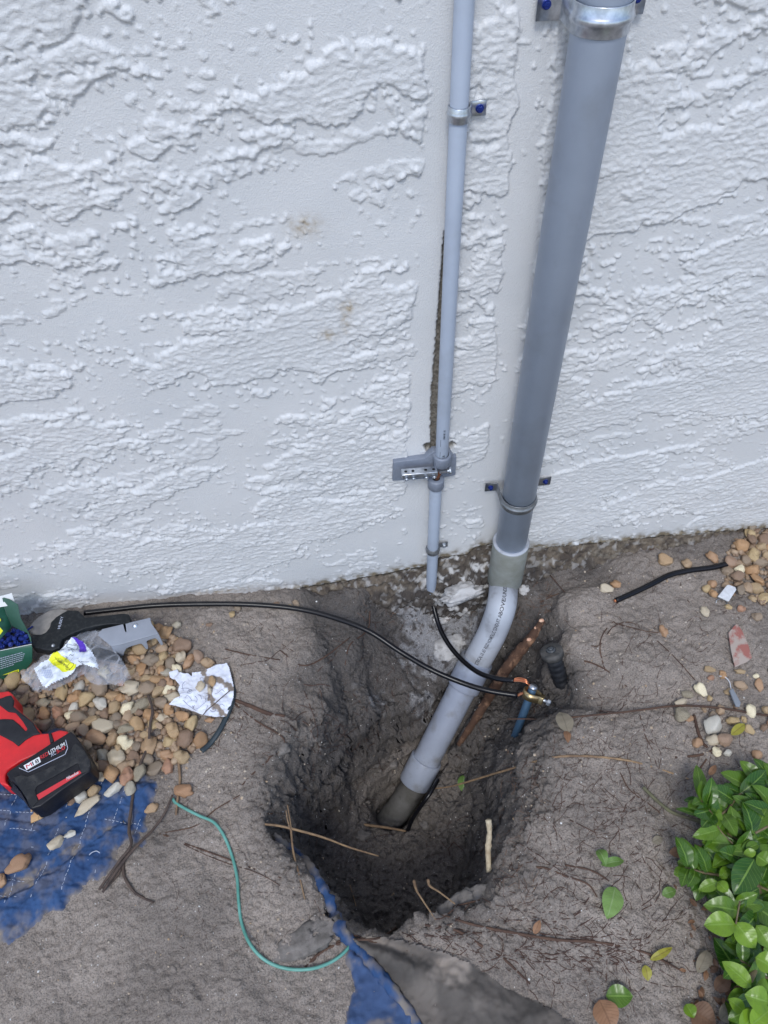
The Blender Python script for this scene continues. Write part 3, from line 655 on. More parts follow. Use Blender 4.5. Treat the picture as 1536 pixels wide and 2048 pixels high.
m_root = M('rusty_bark', (.085, .042, .024), .9, c2=(.06, .03, .018), scale=70, bump=.002, bscale=160, c3=(.3, .17, .1), s3=50)
rp = [on_z(*p) for p in [(1086, 1240, -.03), (1062, 1276, -.06), (1035, 1308, -.09), (1008, 1345, -.12)]] + [on_g(a, b, h_) for a, b, h_ in [(984, 1384, .03), (962, 1420, .022), (940, 1455, .014), (917, 1490, .004)]]
V, Fc = tube(rp, [.0055, .0085, .0105, .0115, .0105, .0095, .0085, .007, .005], 16, 12, wob=.22); rt = thing('thick_root', 'thick rusty-brown root leaning across the trench right of the thick conduit', 'root', rp[-1])
add('bark', V, Fc, m_root, rt)
for (a, b, z, r) in [(1074, 1256, -.045, .006), (1058, 1279, -.058, .005), (1083, 1241, -.028, .0055)]:
    V, Fc = rock(on_z(a, b, z + .004), (r, r * .7, r * .5), a, 2, .2); add('torn_wood', V, Fc, M('fresh_torn_wood', (.55, .27, .17), .8, c2=(.7, .5, .35), scale=120) if 'fresh_torn_wood' not in bpy.data.materials else bpy.data.materials['fresh_torn_wood'], rt)

m_conc = M('lime_concrete', (.40, .39, .385), .9, c2=(.56, .55, .54), scale=25, bump=.0015, bscale=140, c3=(.12, .11, .1), s3=40, spec=.2)
m_clod = M('dry_clod', (.21, .19, .175), .95, c2=(.12, .11, .1), scale=60, bump=.0025, bscale=120, spec=.15)
def chunk(px, py, s, seed, m, label, name='concrete_chunk', cat='concrete chunk', h=0., rot=0, rough=.3, group=None, flat=3):
    c = on_g(px, py); V, Fc = rock(c + np.array([0, 0, h]), s, seed, 4, rough, rot, flat, .12)
    return add(name, V, Fc, m, None, label, cat, group)
_c = on_y(925, 1188, -.050); V, Fc = rock(_c, (.046, .024, .020), 5, 4, .35, .15, 4, .16); add('concrete_chunk', V, Fc, m_conc, None, 'whitish concrete lump in the trench between the two conduits', 'concrete chunk')
chunk(880, 1235, (.022, .014, .012), 8, m_conc, 'pale rubble lump below the end of the thin conduit', h=-.004)
chunk(900, 1290, (.04, .028, .014), 13, m_conc, 'flat grey rubble left of the bend of the thick conduit', h=-.006, rot=.4)
chunk(1048, 1180, (.012, .011, .010), 17, m_conc, 'small grey mortar crumb right of the bend of the thick conduit', h=0)
chunk(596, 1893, (.052, .018, .006), 23, m_clod, 'pale crumbling soil crust framed by the green wire', 'soil_crust', 'soil clod', h=.0, rot=.35, rough=.6, flat=1)
chunk(928, 1806, (.036, .017, .008), 29, m_clod, 'flat dry clod perched on the near edge of the hole', 'soil_crust', 'soil clod', h=.003, rot=.3, rough=.5, flat=2)
chunk(725, 1672, (.015, .011, .010), 31, m_clod, 'crumbly clod on the hole floor left of the old pipe', 'soil_clod', 'soil clod', h=.002)
chunk(850, 1650, (.012, .010, .008), 37, m_clod, 'small clod on the hole floor right of the wire end', 'soil_clod', 'soil clod', h=.002)
chunk(785, 1530, (.011, .012, .009), 41, m_clod, 'clod lying left of the lowest coupling', 'soil_clod', 'soil clod', h=.002)
chunk(565, 1500, (.012, .012, .006), 43, m_clod, 'dark clod on the left rim of the hole', 'soil_clod', 'soil clod', h=.002)
# ================================================================ SHEETS: blanket, weed fabric
def sheet(name, poly, off, m, parent=None, step=.0026, label=None, cat=None, attrs=None, keep=.0, zfun=None, jag=0, lift_=.0, group=None):
    P = np.asarray(poly, float); x = np.arange(P[:, 0].min(), P[:, 0].max() + step, step); y = np.arange(P[:, 1].min(), P[:, 1].max() + step, step)
    X, Y = np.meshgrid(x, y, indexing='ij'); D = sdf(P, X, Y) + (jag * fbm(X * 60, Y * 60, 3, 7) if jag else 0)
    Z = (zfun or gz)(X, Y) + off(X, Y, D)
    V = np.stack([X, Y, Z], -1).reshape(-1, 3); Q = grid(len(x), len(y)); ok = (D.reshape(-1) > keep)[Q].all(1); Q = Q[ok]
    us = np.unique(Q); mp = np.full(len(V), -1); mp[us] = np.arange(len(us)); Q = mp[Q]
    A = {k: f(X, Y, D).reshape(-1)[us] for k, f in (attrs or {}).items()}
    return add(name, V[us], Q, m, parent, label, cat, attrs=A, group=group)
m_quilt = M('blue_quilted_cloth', (.040, .088, .205), .95, c2=(.028, .060, .145), scale=18, bump=.0008, bscale=700, spec=.15)
nt_, b_, tc_, noise_, remap_, mix_, col_ = m_nodes['blue_quilted_cloth']
du = mathn(nt_, 'MULTIPLY', attr(nt_, 'dust'), 1., True)
c = mix_(du, col_, (.21, .185, .165)); nt_.links.new(c, b_.inputs['Base Color'])
bl = thing('moving_blanket', 'dusty blue quilted moving blanket half buried in soil at the left of the hole', 'blanket', on_z(150, 1700))
qp = [on_z(a, b) for a, b in [(-160, 1420), (30, 1440), (150, 1440), (220, 1500), (300, 1520), (335, 1570), (322, 1660), (250, 1740), (170, 1790), (150, 1850), (60, 1890), (-20, 1905), (-220, 1960)]]
def qoff(X, Y, D):
    a = on_z(240, 1590); b = on_z(170, 1760); e = unit((b - a)[:2]); nrm = np.array([-e[1], e[0]])
    s = (X - a[0]) * nrm[0] + (Y - a[1]) * nrm[1]
    a2 = on_z(0, 1640); b2 = on_z(120, 1652); e2 = unit((b2 - a2)[:2]); n2 = np.array([-e2[1], e2[0]]); s2 = (X - a2[0]) * n2[0] + (Y - a2[1]) * n2[1]
    puff = np.minimum(np.abs(np.sin(s * math.pi / .038)) ** .5, np.abs(np.sin(s2 * math.pi / .042)) ** .5)
    edge = sst(-.0, .05, D + .016 * fbm(X * 22, Y * 22, 4, 401))
    p1 = on_z(250, 1640); p2 = on_z(0, 1800); t = np.clip(((X - p1[0]) * (p2 - p1)[0] + (Y - p1[1]) * (p2 - p1)[1]) / ((p2 - p1)[:2] @ (p2 - p1)[:2]), 0, 1)
    band = np.hypot(X - p1[0] - t * (p2 - p1)[0], Y - p1[1] - t * (p2 - p1)[1])
    dirt = sst(.016, .006, band + .010 * fbm(X * 25, Y * 25, 4, 402))
    return -.008 + .014 * edge + .0045 * puff * edge - .0085 * dirt + .0035 * fbm(X * 12, Y * 12, 3, 403) + .003
def qdust(X, Y, D):
    o = qoff(X, Y, D); return np.clip(.75 - o / .006 + .6 * fbm(X * 60, Y * 60, 5, 410), 0, 1) * .85 + .34 * sst(-.3, .5, fbm(X * 30, Y * 30, 5, 411))
quilt = sheet('quilted_panel', qp, qoff, m_quilt, bl, .0017, attrs={'dust': qdust})
# stitches: rows of short white threads
m_st = M('white_thread', (.45, .5, .6), .8); L = []
def stitch(pa, pb):
    A = on_z(*pa); B = on_z(*pb); n = int(np.linalg.norm(B - A) / .0062)
    for i in range(n):
        t0 = i / n; t1 = (i + .62) / n; pts = []
        if random.random() < .12 or fbm(np.array([(A + (B - A) * t0)[0] * 10]), np.array([(A + (B - A) * t0)[1] * 10]), 2, 5)[0] > .22: continue
        for t in (t0, t1):
            p = A + (B - A) * t; X = np.array([p[0]]); Y = np.array([p[1]]); D = sdf(qp, X, Y)
            pts.append([p[0], p[1], float(gz(p[0], p[1]) + qoff(X, Y, D)[0]) + .0004])
        L.append(tube(pts, .00042, 5, 1))
for k in range(-4, 7):
    x0 = 250 + k * 52; stitch((x0 + 10, 1560), (x0 - 88, 1830))
for k in range(0, 9):
    y0 = 1560 + k * 33; stitch((-60, y0 - 4), (int(118 - k * 11), y0 + 6))
for pa, pb in [((160, 1745), (185, 1748)), ((205, 1640), (300, 1655))]: stitch(pa, pb)
V, Fc = join(L); add('stitching', V, Fc, m_st, quilt, smooth=False)
ep = [on_g(a, b, .003) for a, b in [(548, 1668), (568, 1690), (594, 1712), (618, 1738)]] + [on_g(a, b, .004) for a, b in [(640, 1770), (656, 1800), (668, 1830), (682, 1860), (706, 1888), (740, 1925), (775, 1968), (812, 2015), (850, 2075)]]
V, Fc = tube(ep, [.003, .0075, .009, .009, .0085, .0085, .009, .009, .008, .007, .007], 16, 8, wob=.5)
add('folded_edge', V, Fc, m_quilt, bl, attrs={'dust': np.clip(.25 + 1.2 * fbm(V[:, 0] * 35, V[:, 1] * 35, 3, 5) + .9 * sst(on_z(620, 1780)[1], on_z(600, 1720)[1], V[:, 1]), 0, 1)})
cpn = [on_z(a, b) for a, b in [(698, 1888), (760, 1945), (812, 1988), (846, 2050), (870, 2110), (684, 2110), (692, 2026), (704, 1965), (684, 1925)]]
coff = lambda X, Y, D: -.002 + .008 * sst(0, .008, D + .004 * fbm(X * 40, Y * 40, 3, 421)) + .003 * fbm(X * 12, Y * 12, 2, 422) + .003 * np.sin((X * .8 + Y) * 60)
sheet('corner_panel', cpn, coff, m_quilt, bl, attrs={'dust': lambda X, Y, D: np.clip(.12 + .9 * sst(.1, .6, fbm(X * 22, Y * 22, 4, 423)) + sst(.006, 0, D) * .6, 0, 1) * .8})

m_weed = M('grey_weed_fabric', (.115, .102, .092), .9, c2=(.075, .068, .062), scale=9, bump=.0006, bscale=900, spec=.2)
nt_, b_, tc_, noise_, remap_, mix_, col_ = m_nodes['grey_weed_fabric']
c = mix_(attr(nt_, 'dust'), col_, (.26, .225, .195)); nt_.links.new(c, b_.inputs['Base Color'])
fp = [on_z(a, b) for a, b in [(703, 1880), (740, 1872), (800, 1880), (860, 1898), (905, 1910), (979, 1946), (1042, 1984), (1097, 2014), (1150, 2052), (1240, 2120), (900, 2140), (850, 2060), (800, 1990), (752, 1930), (715, 1893)]]
fa = on_z(715, 1888); fb = on_z(1010, 2050); fd = unit((fb - fa)[:2]); fn = np.array([-fd[1], fd[0]])
def foff(X, Y, D):
    s = (X - fa[0]) * fn[0] + (Y - fa[1]) * fn[1]; t = (X - fa[0]) * fd[0] + (Y - fa[1]) * fd[1]
    fan = s / (.03 + t * .55)
    return .004 + .013 * np.exp(-((fan - .05) / .16) ** 2) + .007 * np.exp(-((fan - .55) / .12) ** 2) - .003 * np.exp(-((fan - .33) / .1) ** 2) + .003 * fbm(X * 14, Y * 14, 3, 431) - .004 * sst(.006, 0, D)
def fdust(X, Y, D):
    q = on_z(900, 1935); a = sst(.03, .012, np.hypot((X - q[0]) * .8, Y - q[1]) + .012 * fbm(X * 40, Y * 40, 3, 433))
    s = (X - fa[0]) * fn[0] + (Y - fa[1]) * fn[1]; t = (X - fa[0]) * fd[0] + (Y - fa[1]) * fd[1]; fan = s / (.03 + t * .55)
    return np.clip(a + .8 * np.exp(-((fan - .36) / .09) ** 2) * sst(.12, .02, t) + .35 * sst(.0, .7, fbm(X * 12, Y * 12, 4, 434)) + .5 * sst(.006, 0, D), 0, 1)
sheet('weed_fabric', fp, foff, m_weed, None, .0024, 'dark grey-brown landscape fabric folded in a fan below the hole', 'fabric', attrs={'dust': fdust}, jag=.0025)

# ================================================================ LEFT: tools, packaging
def poly_c(L, s, ox, oy): return [(a / s + ox, b / s + oy) for a, b in L]
def slab(pts, z, th, bev, tilt=None, drop=None):
    """outline given in photograph pixels, standing at height z; th downwards"""
    top = [on_z(a, b, z if tilt is None else z + tilt[0] * (a - tilt[2]) + tilt[1] * (b - tilt[3])) for a, b in pts]
    return prism(top, (0, 0, -th), bev, 3)
def flat_text(s, pa, pb, z, hpx, sx=None, bold=0., shear=0., th=.0002, tilt=None):
    """text whose baseline runs pa->pb on the plane z"""
    f = lambda a, b: on_z(a, b, z if tilt is None else z + tilt[0] * (a - tilt[2]) + tilt[1] * (b - tilt[3]))
    A = f(*pa); B = f(*pb); u = unit(B - A); e = np.array([pb[0] - pa[0], pb[1] - pa[1]], float); e /= np.linalg.norm(e)
    C = f(pa[0] + e[1] * hpx, pa[1] - e[0] * hpx); v = C - A; h = np.linalg.norm(v - u * u.dot(v)); v = unit(v - u * u.dot(v))
    V, Fc = text_mesh(s, 1., 1., bold, shear); x0, x1 = V[:, 0].min(), V[:, 0].max(); hh = V[:, 1].max()
    V[:, 0] = (V[:, 0] - x0) / (x1 - x0) * np.linalg.norm(B - A); V[:, 1] *= h / hh
    n = np.cross(u, v); n = n if n[2] > 0 else -n
    return A + V[:, :1] * u + V[:, 1:2] * v + n * th, Fc
D_ = lambda L: poly_c(L, 5.908, 0, 1370)
m_red = M('red_plastic', (.62, .018, .022), .42, c2=(.5, .015, .02), scale=40, bump=.0002, bscale=400)
m_rub = M('black_rubber', (.012, .013, .017), .6, c2=(.02, .021, .025), scale=50, bump=.0004, bscale=500, spec=.3)
m_bat = M('battery_case', (.007, .007, .011), .4, c2=(.014, .014, .017), scale=45, bump=.0003, bscale=300, spec=.3)
m_dusty = M('dusty_rubber', (.016, .017, .020), .7, c2=(.05, .049, .048), scale=55, bump=.0006, bscale=300, lo=.45, hi=.75, spec=.3)
m_white = M('white_print', (.75, .76, .78), .5); m_redp = M('red_print', (.55, .03, .04), .5); m_grp = M('grey_print', (.42, .45, .55), .5)
DZ = .072
dr = thing('cordless_drill', 'red and black cordless drill lying on its side at the left edge by the pebbles', 'drill', on_z(60, 1540))
V, Fc = slab(D_([(-900, 200), (-420, 60), (-100, 60), (0, 80), (100, 66), (150, 110), (168, 190), (165, 240), (250, 320), (370, 420), (440, 520), (480, 575), (590, 565), (700, 528), (805, 545), (790, 600), (560, 760), (240, 900), (90, 1000), (60, 1060), (65, 1130), (112, 1195), (0, 1170), (-60, 1000), (-60, 840), (-80, 700), (-300, 500), (-700, 520), (-900, 400)]), DZ - .008, .046, .008); hs = add('housing', V, Fc, m_red, dr)
V, Fc = slab(D_([(-60, 170), (20, 150), (70, 128), (128, 118), (160, 175), (152, 250), (250, 330), (375, 428), (440, 530), (474, 575), (390, 592), (300, 645), (213, 722), (150, 668), (60, 620), (-60, 560), (-60, 405), (60, 398), (150, 404), (230, 470), (300, 545), (320, 518), (260, 420), (180, 325), (90, 312), (0, 240), (-60, 200)]), DZ - .0055, .040, .004); add('grip', V, Fc, m_rub, dr)
V, Fc = slab(D_([(570, 572), (598, 562), (632, 664), (592, 690)]), DZ - .005, .02, .001); add('latch_gap', V, Fc, m_rub, dr)
bt = add('battery', *slab(D_([(72, 1045), (120, 1000), (590, 692), (760, 590), (835, 545), (885, 590), (930, 650), (1000, 760), (1068, 890), (1078, 960), (1062, 1015), (960, 1085), (720, 1250), (480, 1430), (375, 1462), (345, 1440), (300, 1330), (240, 1240), (180, 1160), (110, 1120)]), DZ, .046, .006), m_bat, dr)
V, Fc = slab(D_([(60, 1060), (112, 1100), (250, 1260), (345, 1430), (330, 1440), (260, 1340), (130, 1240), (80, 1150)]), DZ - .02, .05, .004); add('contact_end', V, Fc, M('dark_blue_plastic', (.008, .009, .022), .4), bt)
V, Fc = slab(D_([(165, 1090), (250, 1062), (330, 1082), (420, 1040), (560, 985), (700, 905), (810, 838), (870, 700), (905, 682), (1000, 780), (1064, 890), (1070, 950), (1045, 1005), (960, 1045), (925, 930), (905, 922), (440, 1188), (412, 1240), (448, 1368), (380, 1440), (350, 1400), (300, 1310), (240, 1220), (185, 1140)]), DZ + .0022, .0035, .0012); add('rubber_bumper', V, Fc, m_dusty, bt)
V, Fc = slab(D_([(440, 1190), (905, 925), (925, 935), (965, 1045), (455, 1362), (420, 1240)]), DZ + .0005, .001, .0003); add('lower_label', V, Fc, m_bat, bt)
V, Fc = slab(D_([(432, 1300), (940, 1010), (962, 1040), (458, 1356)]), DZ + .0009, .0005, 0); add('red_stripe', V, Fc, m_redp, bt, smooth=False)
def line_strip(pts, z, wpx, th=.0002):
    L = []
    for a, b in zip(pts[:-1], pts[1:]):
        e = np.array([b[0] - a[0], b[1] - a[1]], float); e /= np.linalg.norm(e); n = np.array([-e[1], e[0]]) * wpx / 2; a_ = np.array(a) - e * wpx * .3; b_ = np.array(b) + e * wpx * .3
        L.append(([on_z(*(a_ + n), z), on_z(*(b_ + n), z), on_z(*(b_ - n), z), on_z(*(a_ - n), z)], [[0, 1, 2, 3]]))
    return join(L)
V, Fc = line_strip(D_([(225, 980), (335, 1028), (768, 820), (800, 745), (775, 650)]), DZ + .0007, 1.3); add('label_outline', V, Fc, m_grp, bt, smooth=False)
V, Fc = prism([on_z(*p, DZ + .0006) for p in D_([(278, 952), (462, 848), (482, 908), (312, 1006)])], (0, 0, -.0005), 0); pl_ = add('white_badge', V, Fc, m_white, bt, smooth=False)
bp_ = lambda a, b: D_([(a, b)])[0]
V, Fc = flat_text('M', bp_(318, 993), bp_(384, 956), DZ + .0008, 7.6, bold=.0); add('letter', V, Fc, m_redp, pl_, smooth=False)
V, Fc = flat_text('18', bp_(392, 951), bp_(466, 909), DZ + .0008, 7.6, bold=.008); add('number', V, Fc, m_ink, pl_, smooth=False)
V, Fc = flat_text('RED', bp_(484, 880), bp_(578, 826), DZ + .0007, 7, bold=.006, shear=.1); add('red_lettering', V, Fc, m_redp, bt, smooth=False)
V, Fc = flat_text('LITHIUM', bp_(582, 824), bp_(775, 716), DZ + .0007, 7.4, bold=.006, shear=.1); add('white_lettering', V, Fc, m_white, bt, smooth=False)
V, Fc = flat_text('XC', bp_(604, 850), bp_(668, 815), DZ + .0007, 6.6, bold=.006, shear=.1); add('white_lettering', V, Fc, m_grp, bt, smooth=False)
V, Fc = flat_text('5.0', bp_(672, 812), bp_(775, 752), DZ + .0007, 6.8, bold=.008, shear=.1); add('red_lettering', V, Fc, m_redp, bt, smooth=False)
V, Fc = flat_text('Milwaukee', bp_(790, 1128), bp_(932, 1046), DZ + .0012, 6, bold=.0, shear=.4); add('script_lettering', V, Fc, m_white, bt, smooth=False)
L = []
for a, b in [(885, 860), (645, 1000), (408, 1150)]: L.append(rock(on_z(*bp_(a, b), DZ + .002), (.0018, .0018, .001), 3, 2, .05))
V, Fc = join(L); add('case_screws', V, Fc, m_ink, bt)

C_ = lambda L: poly_c(L, 5.12, 0, 1160)
ct = thing('pipe_cutter', 'black ratcheting pipe cutter with a grey blade lying against the wall', 'pipe cutter', on_z(120, 1260))
V, Fc = slab(C_([(296, 490), (340, 425), (400, 370), (500, 315), (580, 297), (640, 298), (690, 310), (640, 400), (540, 500), (420, 570), (318, 552)]), .040, .004, .0012); add('blade', V, Fc, M('dull_grey_blade', (.22, .21, .20), .45, .3, c2=(.32, .3, .28), scale=60), ct)
V, Fc = slab(C_([(318, 565), (345, 556), (420, 556), (470, 532), (508, 480), (520, 430), (575, 375), (640, 335), (690, 308), (800, 312), (835, 345), (870, 382), (960, 372), (1150, 352), (1260, 340), (1318, 350), (1334, 400), (1330, 452), (1300, 456), (1312, 550), (1268, 538), (1245, 448), (1100, 452), (980, 468), (860, 498), (740, 545), (640, 600), (622, 640), (605, 690), (530, 722), (430, 708), (400, 695), (330, 690)]), .050, .022, .004); bd_ = add('body', V, Fc, M('scuffed_black_casting', (.008, .010, .012), .5, c2=(.035, .038, .038), scale=140, lo=.5, hi=.8, bump=.0005, bscale=250, spec=.3), ct)
V, Fc = slab(C_([(560, 640), (640, 590), (760, 600), (1000, 680), (1200, 740), (1265, 790), (1240, 830), (1100, 800), (860, 740), (620, 700)]), .034, .018, .004); add('lower_handle', V, Fc, m_black, ct)
V, Fc = flat_text('HUSKY', (C_([(615, 500)])[0]), (C_([(650, 372)])[0]), .0515, 5.0, bold=.01); add('raised_lettering', V, Fc, m_grp, bd_, smooth=False)
V, Fc = lathe(on_z(*C_([(545, 672)])[0], .049), on_z(*C_([(545, 672)])[0], .0515), [(0, .0036), (.7, .0034), (1, .002)], 16); add('pivot_rivet', V, Fc, m_zincd, bd_)

cv = thing('plastic_bracket', 'grey plastic saddle cover with notched side lying on the pebbles beside the cutter', 'bracket', on_z(265, 1270))
m_cv = M('grey_cover_plastic', (.27, .29, .335), .42, c2=(.24, .26, .30), scale=30)
zc1 = .050
tp = [on_z(a, b, zc1) for a, b in [(196, 1270), (204, 1258), (300, 1235), (303, 1247), (314, 1262), (316, 1267), (240, 1289), (222, 1292)]]
V, Fc = prism(tp, (0, 0, -.003), .001); add('top_plate', V, Fc, m_cv, cv)
fa_ = on_z(222, 1292, zc1 - .001); fb_ = on_z(316.5, 1267, zc1 - .001); fu = fb_ - fa_; hd = .030; fo = unit(np.cross(fu, [0, 0, 1])); fo = fo if fo[1] < 0 else -fo
prof = [(0, 0), (1, 0), (1.02, .95), (.965, 1.0), (.93, .42), (.90, .3), (.74, .33), (.71, .42), (.70, .9), (.675, 1.02), (.64, .95), (.61, .52), (.57, .42), (.36, .44), (.27, .5), (.2, .75), (.16, 1.0), (.0, 1.0)]
V, Fc = prism([fa_ + fu * a + np.array([0, 0, -hd * b]) + fo * .008 * b for a, b in prof], -fo * .003, .0006); add('notched_side', V, Fc, m_cv, cv)
V, Fc = lathe(on_z(271, 1252, zc1 + .0002), on_z(271, 1252, zc1 + .0022), [(0, .0052), (.6, .0045), (1, .002)], 20); add('screw', V, Fc, m_zinc, cv)

# green carton of screws
bx = thing('screw_carton', 'open dark green cardboard carton of blue screws at the left edge by the wall', 'carton', on_z(20, 1350))
m_grn = M('green_card', (.010, .085, .050), .5, c2=(.008, .07, .042), scale=30); m_grd = M('inner_green_card', (.02, .075, .05), .6, c2=(.03, .09, .065), scale=60)
m_yel = M('yellow_print', (.72, .74, .02), .5); m_card = M('white_card', (.6, .62, .62), .7)
def panel(P, m, name, parent=bx, th=.0012, label=None):
    P = [np.array(p) for p in P]; n = unit(np.cross(P[1] - P[0], P[2] - P[0])); n = n if n @ (CAM - P[0]) > 0 else -n
    V, Fc = prism(P, -n * th, .0002); return add(name, V, Fc, m, parent, label)
Bq = lambda a, b, z: on_z(a / 5.12, b / 5.12 + 1160, z)
fr = panel([Bq(-520, 870, .062), Bq(0, 728, .062), Bq(322, 662, .062), Bq(330, 700, .058), Bq(328, 830, .028), Bq(210, 990, .005), Bq(0, 1062, .004), Bq(-520, 1210, .004)], m_grn, 'front_panel')
rp_ = panel([Bq(322, 662, .0625), Bq(318, 590, .072), Bq(262, 480, .088), Bq(212, 392, .102), Bq(190, 290, .118), Bq(182, 250, .125), Bq(100, 200, .13), Bq(40, 180, .13), Bq(22, 186, .13), Bq(60, 330, .110), Bq(120, 470, .075), Bq(180, 500, .07), Bq(282, 545, .066)], m_grd, 'side_flap')
panel([Bq(20, 190, .126), Bq(58, 330, .106), Bq(122, 478, .072), Bq(0, 606, .074), Bq(-500, 760, .08), Bq(-500, 240, .14)], m_grn, 'inner_flap')
panel([Bq(-300, 230, .13), Bq(0, 172, .13), Bq(122, 138, .135), Bq(150, 225, .122), Bq(110, 260, .12), Bq(-300, 330, .12)], m_card, 'white_flap')
panel([Bq(-520, 860, .045), Bq(0, 722, .045), Bq(326, 655, .045), Bq(300, 530, .05), Bq(130, 470, .052), Bq(-500, 640, .052)], M('carton_shadow', (.006, .01, .03), .6), 'screw_shade_sheet')  # near-black sheet below the screws, its colour stands in for shade inside the carton
V, Fc = line_strip([(Bq_[0] / 5.12, Bq_[1] / 5.12 + 1160) for Bq_ in [(-520, 866), (0, 724), (322, 658)]], .0635, 1.2); add('card_edge', V, Fc, m_card, fr, smooth=False)
def quadmap(pa, pb, pc, pd, u, v): 
    a, b, c, d = map(np.array, (pa, pb, pc, pd)); return (a * (1 - u) + b * u) * (1 - v) + (d * (1 - u) + c * u) * v
FA, FB, FC_, FD = Bq(-520, 870, .062), Bq(328, 662, .062), Bq(328, 905, .013), Bq(-520, 1210, .004)
nf = unit(np.cross(FB - FA, FD - FA)); nf = nf if nf @ (CAM - FA) > 0 else -nf
L = []
for r_ in range(6):
    u_ = .615 - .0 * r_; e_ = .93 - .012 * r_ - (.09 if r_ == 5 else 0); v_ = .20 + .075 * r_; k_ = .42
    while k_ < e_:
        w_ = random.uniform(.008, .03); k2 = min(k_ + w_, e_)
        q = [quadmap(FA, FB, FC_, FD, a, b) + nf * .0004 for a, b in ((k_, v_), (k2, v_), (k2, v_ + .026), (k_, v_ + .026))]
        L.append((q, [[0, 1, 2, 3]])); k_ = k2 + .006
V, Fc = join(L); add('small_print', V, Fc, m_grp, fr, smooth=False)
V, Fc = prism([quadmap(FA, FB, FC_, FD, a, b) + nf * .0007 for a, b in ((0, .86), (.84, .84), (.84, .985), (0, .985))], -nf * .0006, 0); ys = add('yellow_stripe', V, Fc, m_yel, fr, smooth=False)
tV, tF = text_mesh('SAFETY PRODUCTS', 1., 1., .02, .15); tV[:, 0] = tV[:, 0] / tV[:, 0].max(); tV[:, 1] /= tV[:, 1].max()
A_ = quadmap(FA, FB, FC_, FD, .30, .965); B_ = quadmap(FA, FB, FC_, FD, .93, .945); C0 = quadmap(FA, FB, FC_, FD, .30, .885)
A_, B_ = quadmap(FA, FB, FC_, FD, .40, .965), quadmap(FA, FB, FC_, FD, .83, .95); C0 = quadmap(FA, FB, FC_, FD, .40, .885)
add('lettering', A_ + tV[:, :1] * (B_ - A_) + tV[:, 1:2] * (C0 - A_) + nf * .0011, tF, m_ink, ys, smooth=False)
for P in ([(-60, 480), (0, 485), (30, 520), (0, 560), (-60, 570)], [(-60, 380), (0, 390), (10, 410), (0, 425), (-60, 430)]):
    V, Fc = prism([Bq(a, b, .105) for a, b in P], (0, 0, -.0004), 0); add('yellow_print', V, Fc, m_yel, bx, smooth=False)
sw = []
for i, (a, b) in enumerate([(232, 545), (265, 635), (180, 560), (215, 600), (140, 520), (120, 590), (170, 640), (80, 560), (60, 640), (110, 660), (20, 610), (30, 680), (200, 660), (150, 600), (270, 580), (245, 600), (0, 660), (-40, 690), (90, 610), (190, 525)]):
    p = Bq(a, b, .054 + .004 * random.random()); n = unit([random.uniform(-.8, .8), random.uniform(-1, .1), random.uniform(.3, 1)])
    hd_ = hexhead(p, n, .0034, .0045); sh_ = lathe(p, p - n * .03, [(0, .0019), (.9, .0019), (1, .0003)], 10)
    V, Fc = join([hd_, sh_]); add('screw', V, Fc, m_blue, None, 'blue hex-head screw lying among others in the open green carton', 'screw', 'blue screws in the green carton', smooth=False)

# crumpled clear bag with a printed insert
m_film = bpy.data.materials.new('clear_film'); m_film.use_nodes = True; nt = m_film.node_tree; b = nt.nodes['Principled BSDF']
b.inputs['Roughness'].default_value = .07; b.inputs['Base Color'].default_value = (.72, .75, .82, 1)
tr = nt.nodes.new('ShaderNodeBsdfTransparent'); tr.inputs[0].default_value = (.95, .96, .98, 1); mx = nt.nodes.new('ShaderNodeMixShader'); lw = nt.nodes.new('ShaderNodeLayerWeight'); lw.inputs[0].default_value = .35
mr = nt.nodes.new('ShaderNodeMapRange'); mr.inputs[3].default_value = .07; mr.inputs[4].default_value = .75; nt.links.new(lw.outputs['Facing'], mr.inputs[0]); nt.links.new(mr.outputs[0], mx.inputs[0])
nt.links.new(tr.outputs[0], mx.inputs[1]); nt.links.new(b.outputs[0], mx.inputs[2]); nt.links.new(mx.outputs[0], nt.nodes['Material Output'].inputs[0])
bagp = C_([(198, 985), (215, 950), (260, 900), (330, 840), (420, 790), (520, 745), (600, 690), (660, 640), (720, 580), (800, 570), (900, 512), (980, 505), (1040, 520), (1080, 560), (1150, 670), (1200, 740), (1260, 820), (1310, 900), (1345, 990), (1290, 1040), (1250, 1078), (1100, 1050), (1000, 1070), (900, 1040), (840, 960), (760, 1010), (620, 1080), (500, 1135), (420, 1130), (380, 1150), (330, 1120), (270, 1060), (210, 1020)])
BZ = .040
bag = thing('plastic_bag', 'crumpled clear plastic bag with printed insert lying on the pebbles', 'bag', on_z(150, 1330))
bpw = [on_z(a, b, BZ) for a, b in bagp]
def bagz(X, Y): 
    r = np.abs(fbm(X * 11, Y * 11, 2, 501)); r2 = np.abs(fbm(X * 30 + 3, Y * 22, 2, 502)); r3 = np.abs(fbm(X * 48, Y * 38 + 9, 2, 503)); return BZ + .009 * (1 - sst(0, .3, r)) - .006 * np.minimum(r2, .5) + .0022 * (1 - sst(0, .25, r3)) + .002
sheet('clear_film', bpw, lambda X, Y, D: .010 * sst(0, .03, D) - .006, m_film, bag, .0018, zfun=bagz)
sheet('clear_film', bpw, lambda X, Y, D: -.010 * sst(0, .03, D) - .007, m_film, bag, .003, zfun=lambda X, Y: bagz(X + .3, Y), label='lower layer of clear film')
ip = C_([(760, 622), (800, 610), (870, 640), (900, 680), (945, 725), (990, 800), (1030, 890), (1035, 950), (960, 930), (860, 900), (760, 980), (640, 1045), (560, 1095), (490, 1137), (455, 1122), (420, 1060), (385, 1000), (350, 920), (420, 860), (500, 825), (560, 775), (610, 740), (680, 680)])
ipw = [on_z(a, b, BZ) for a, b in ip]
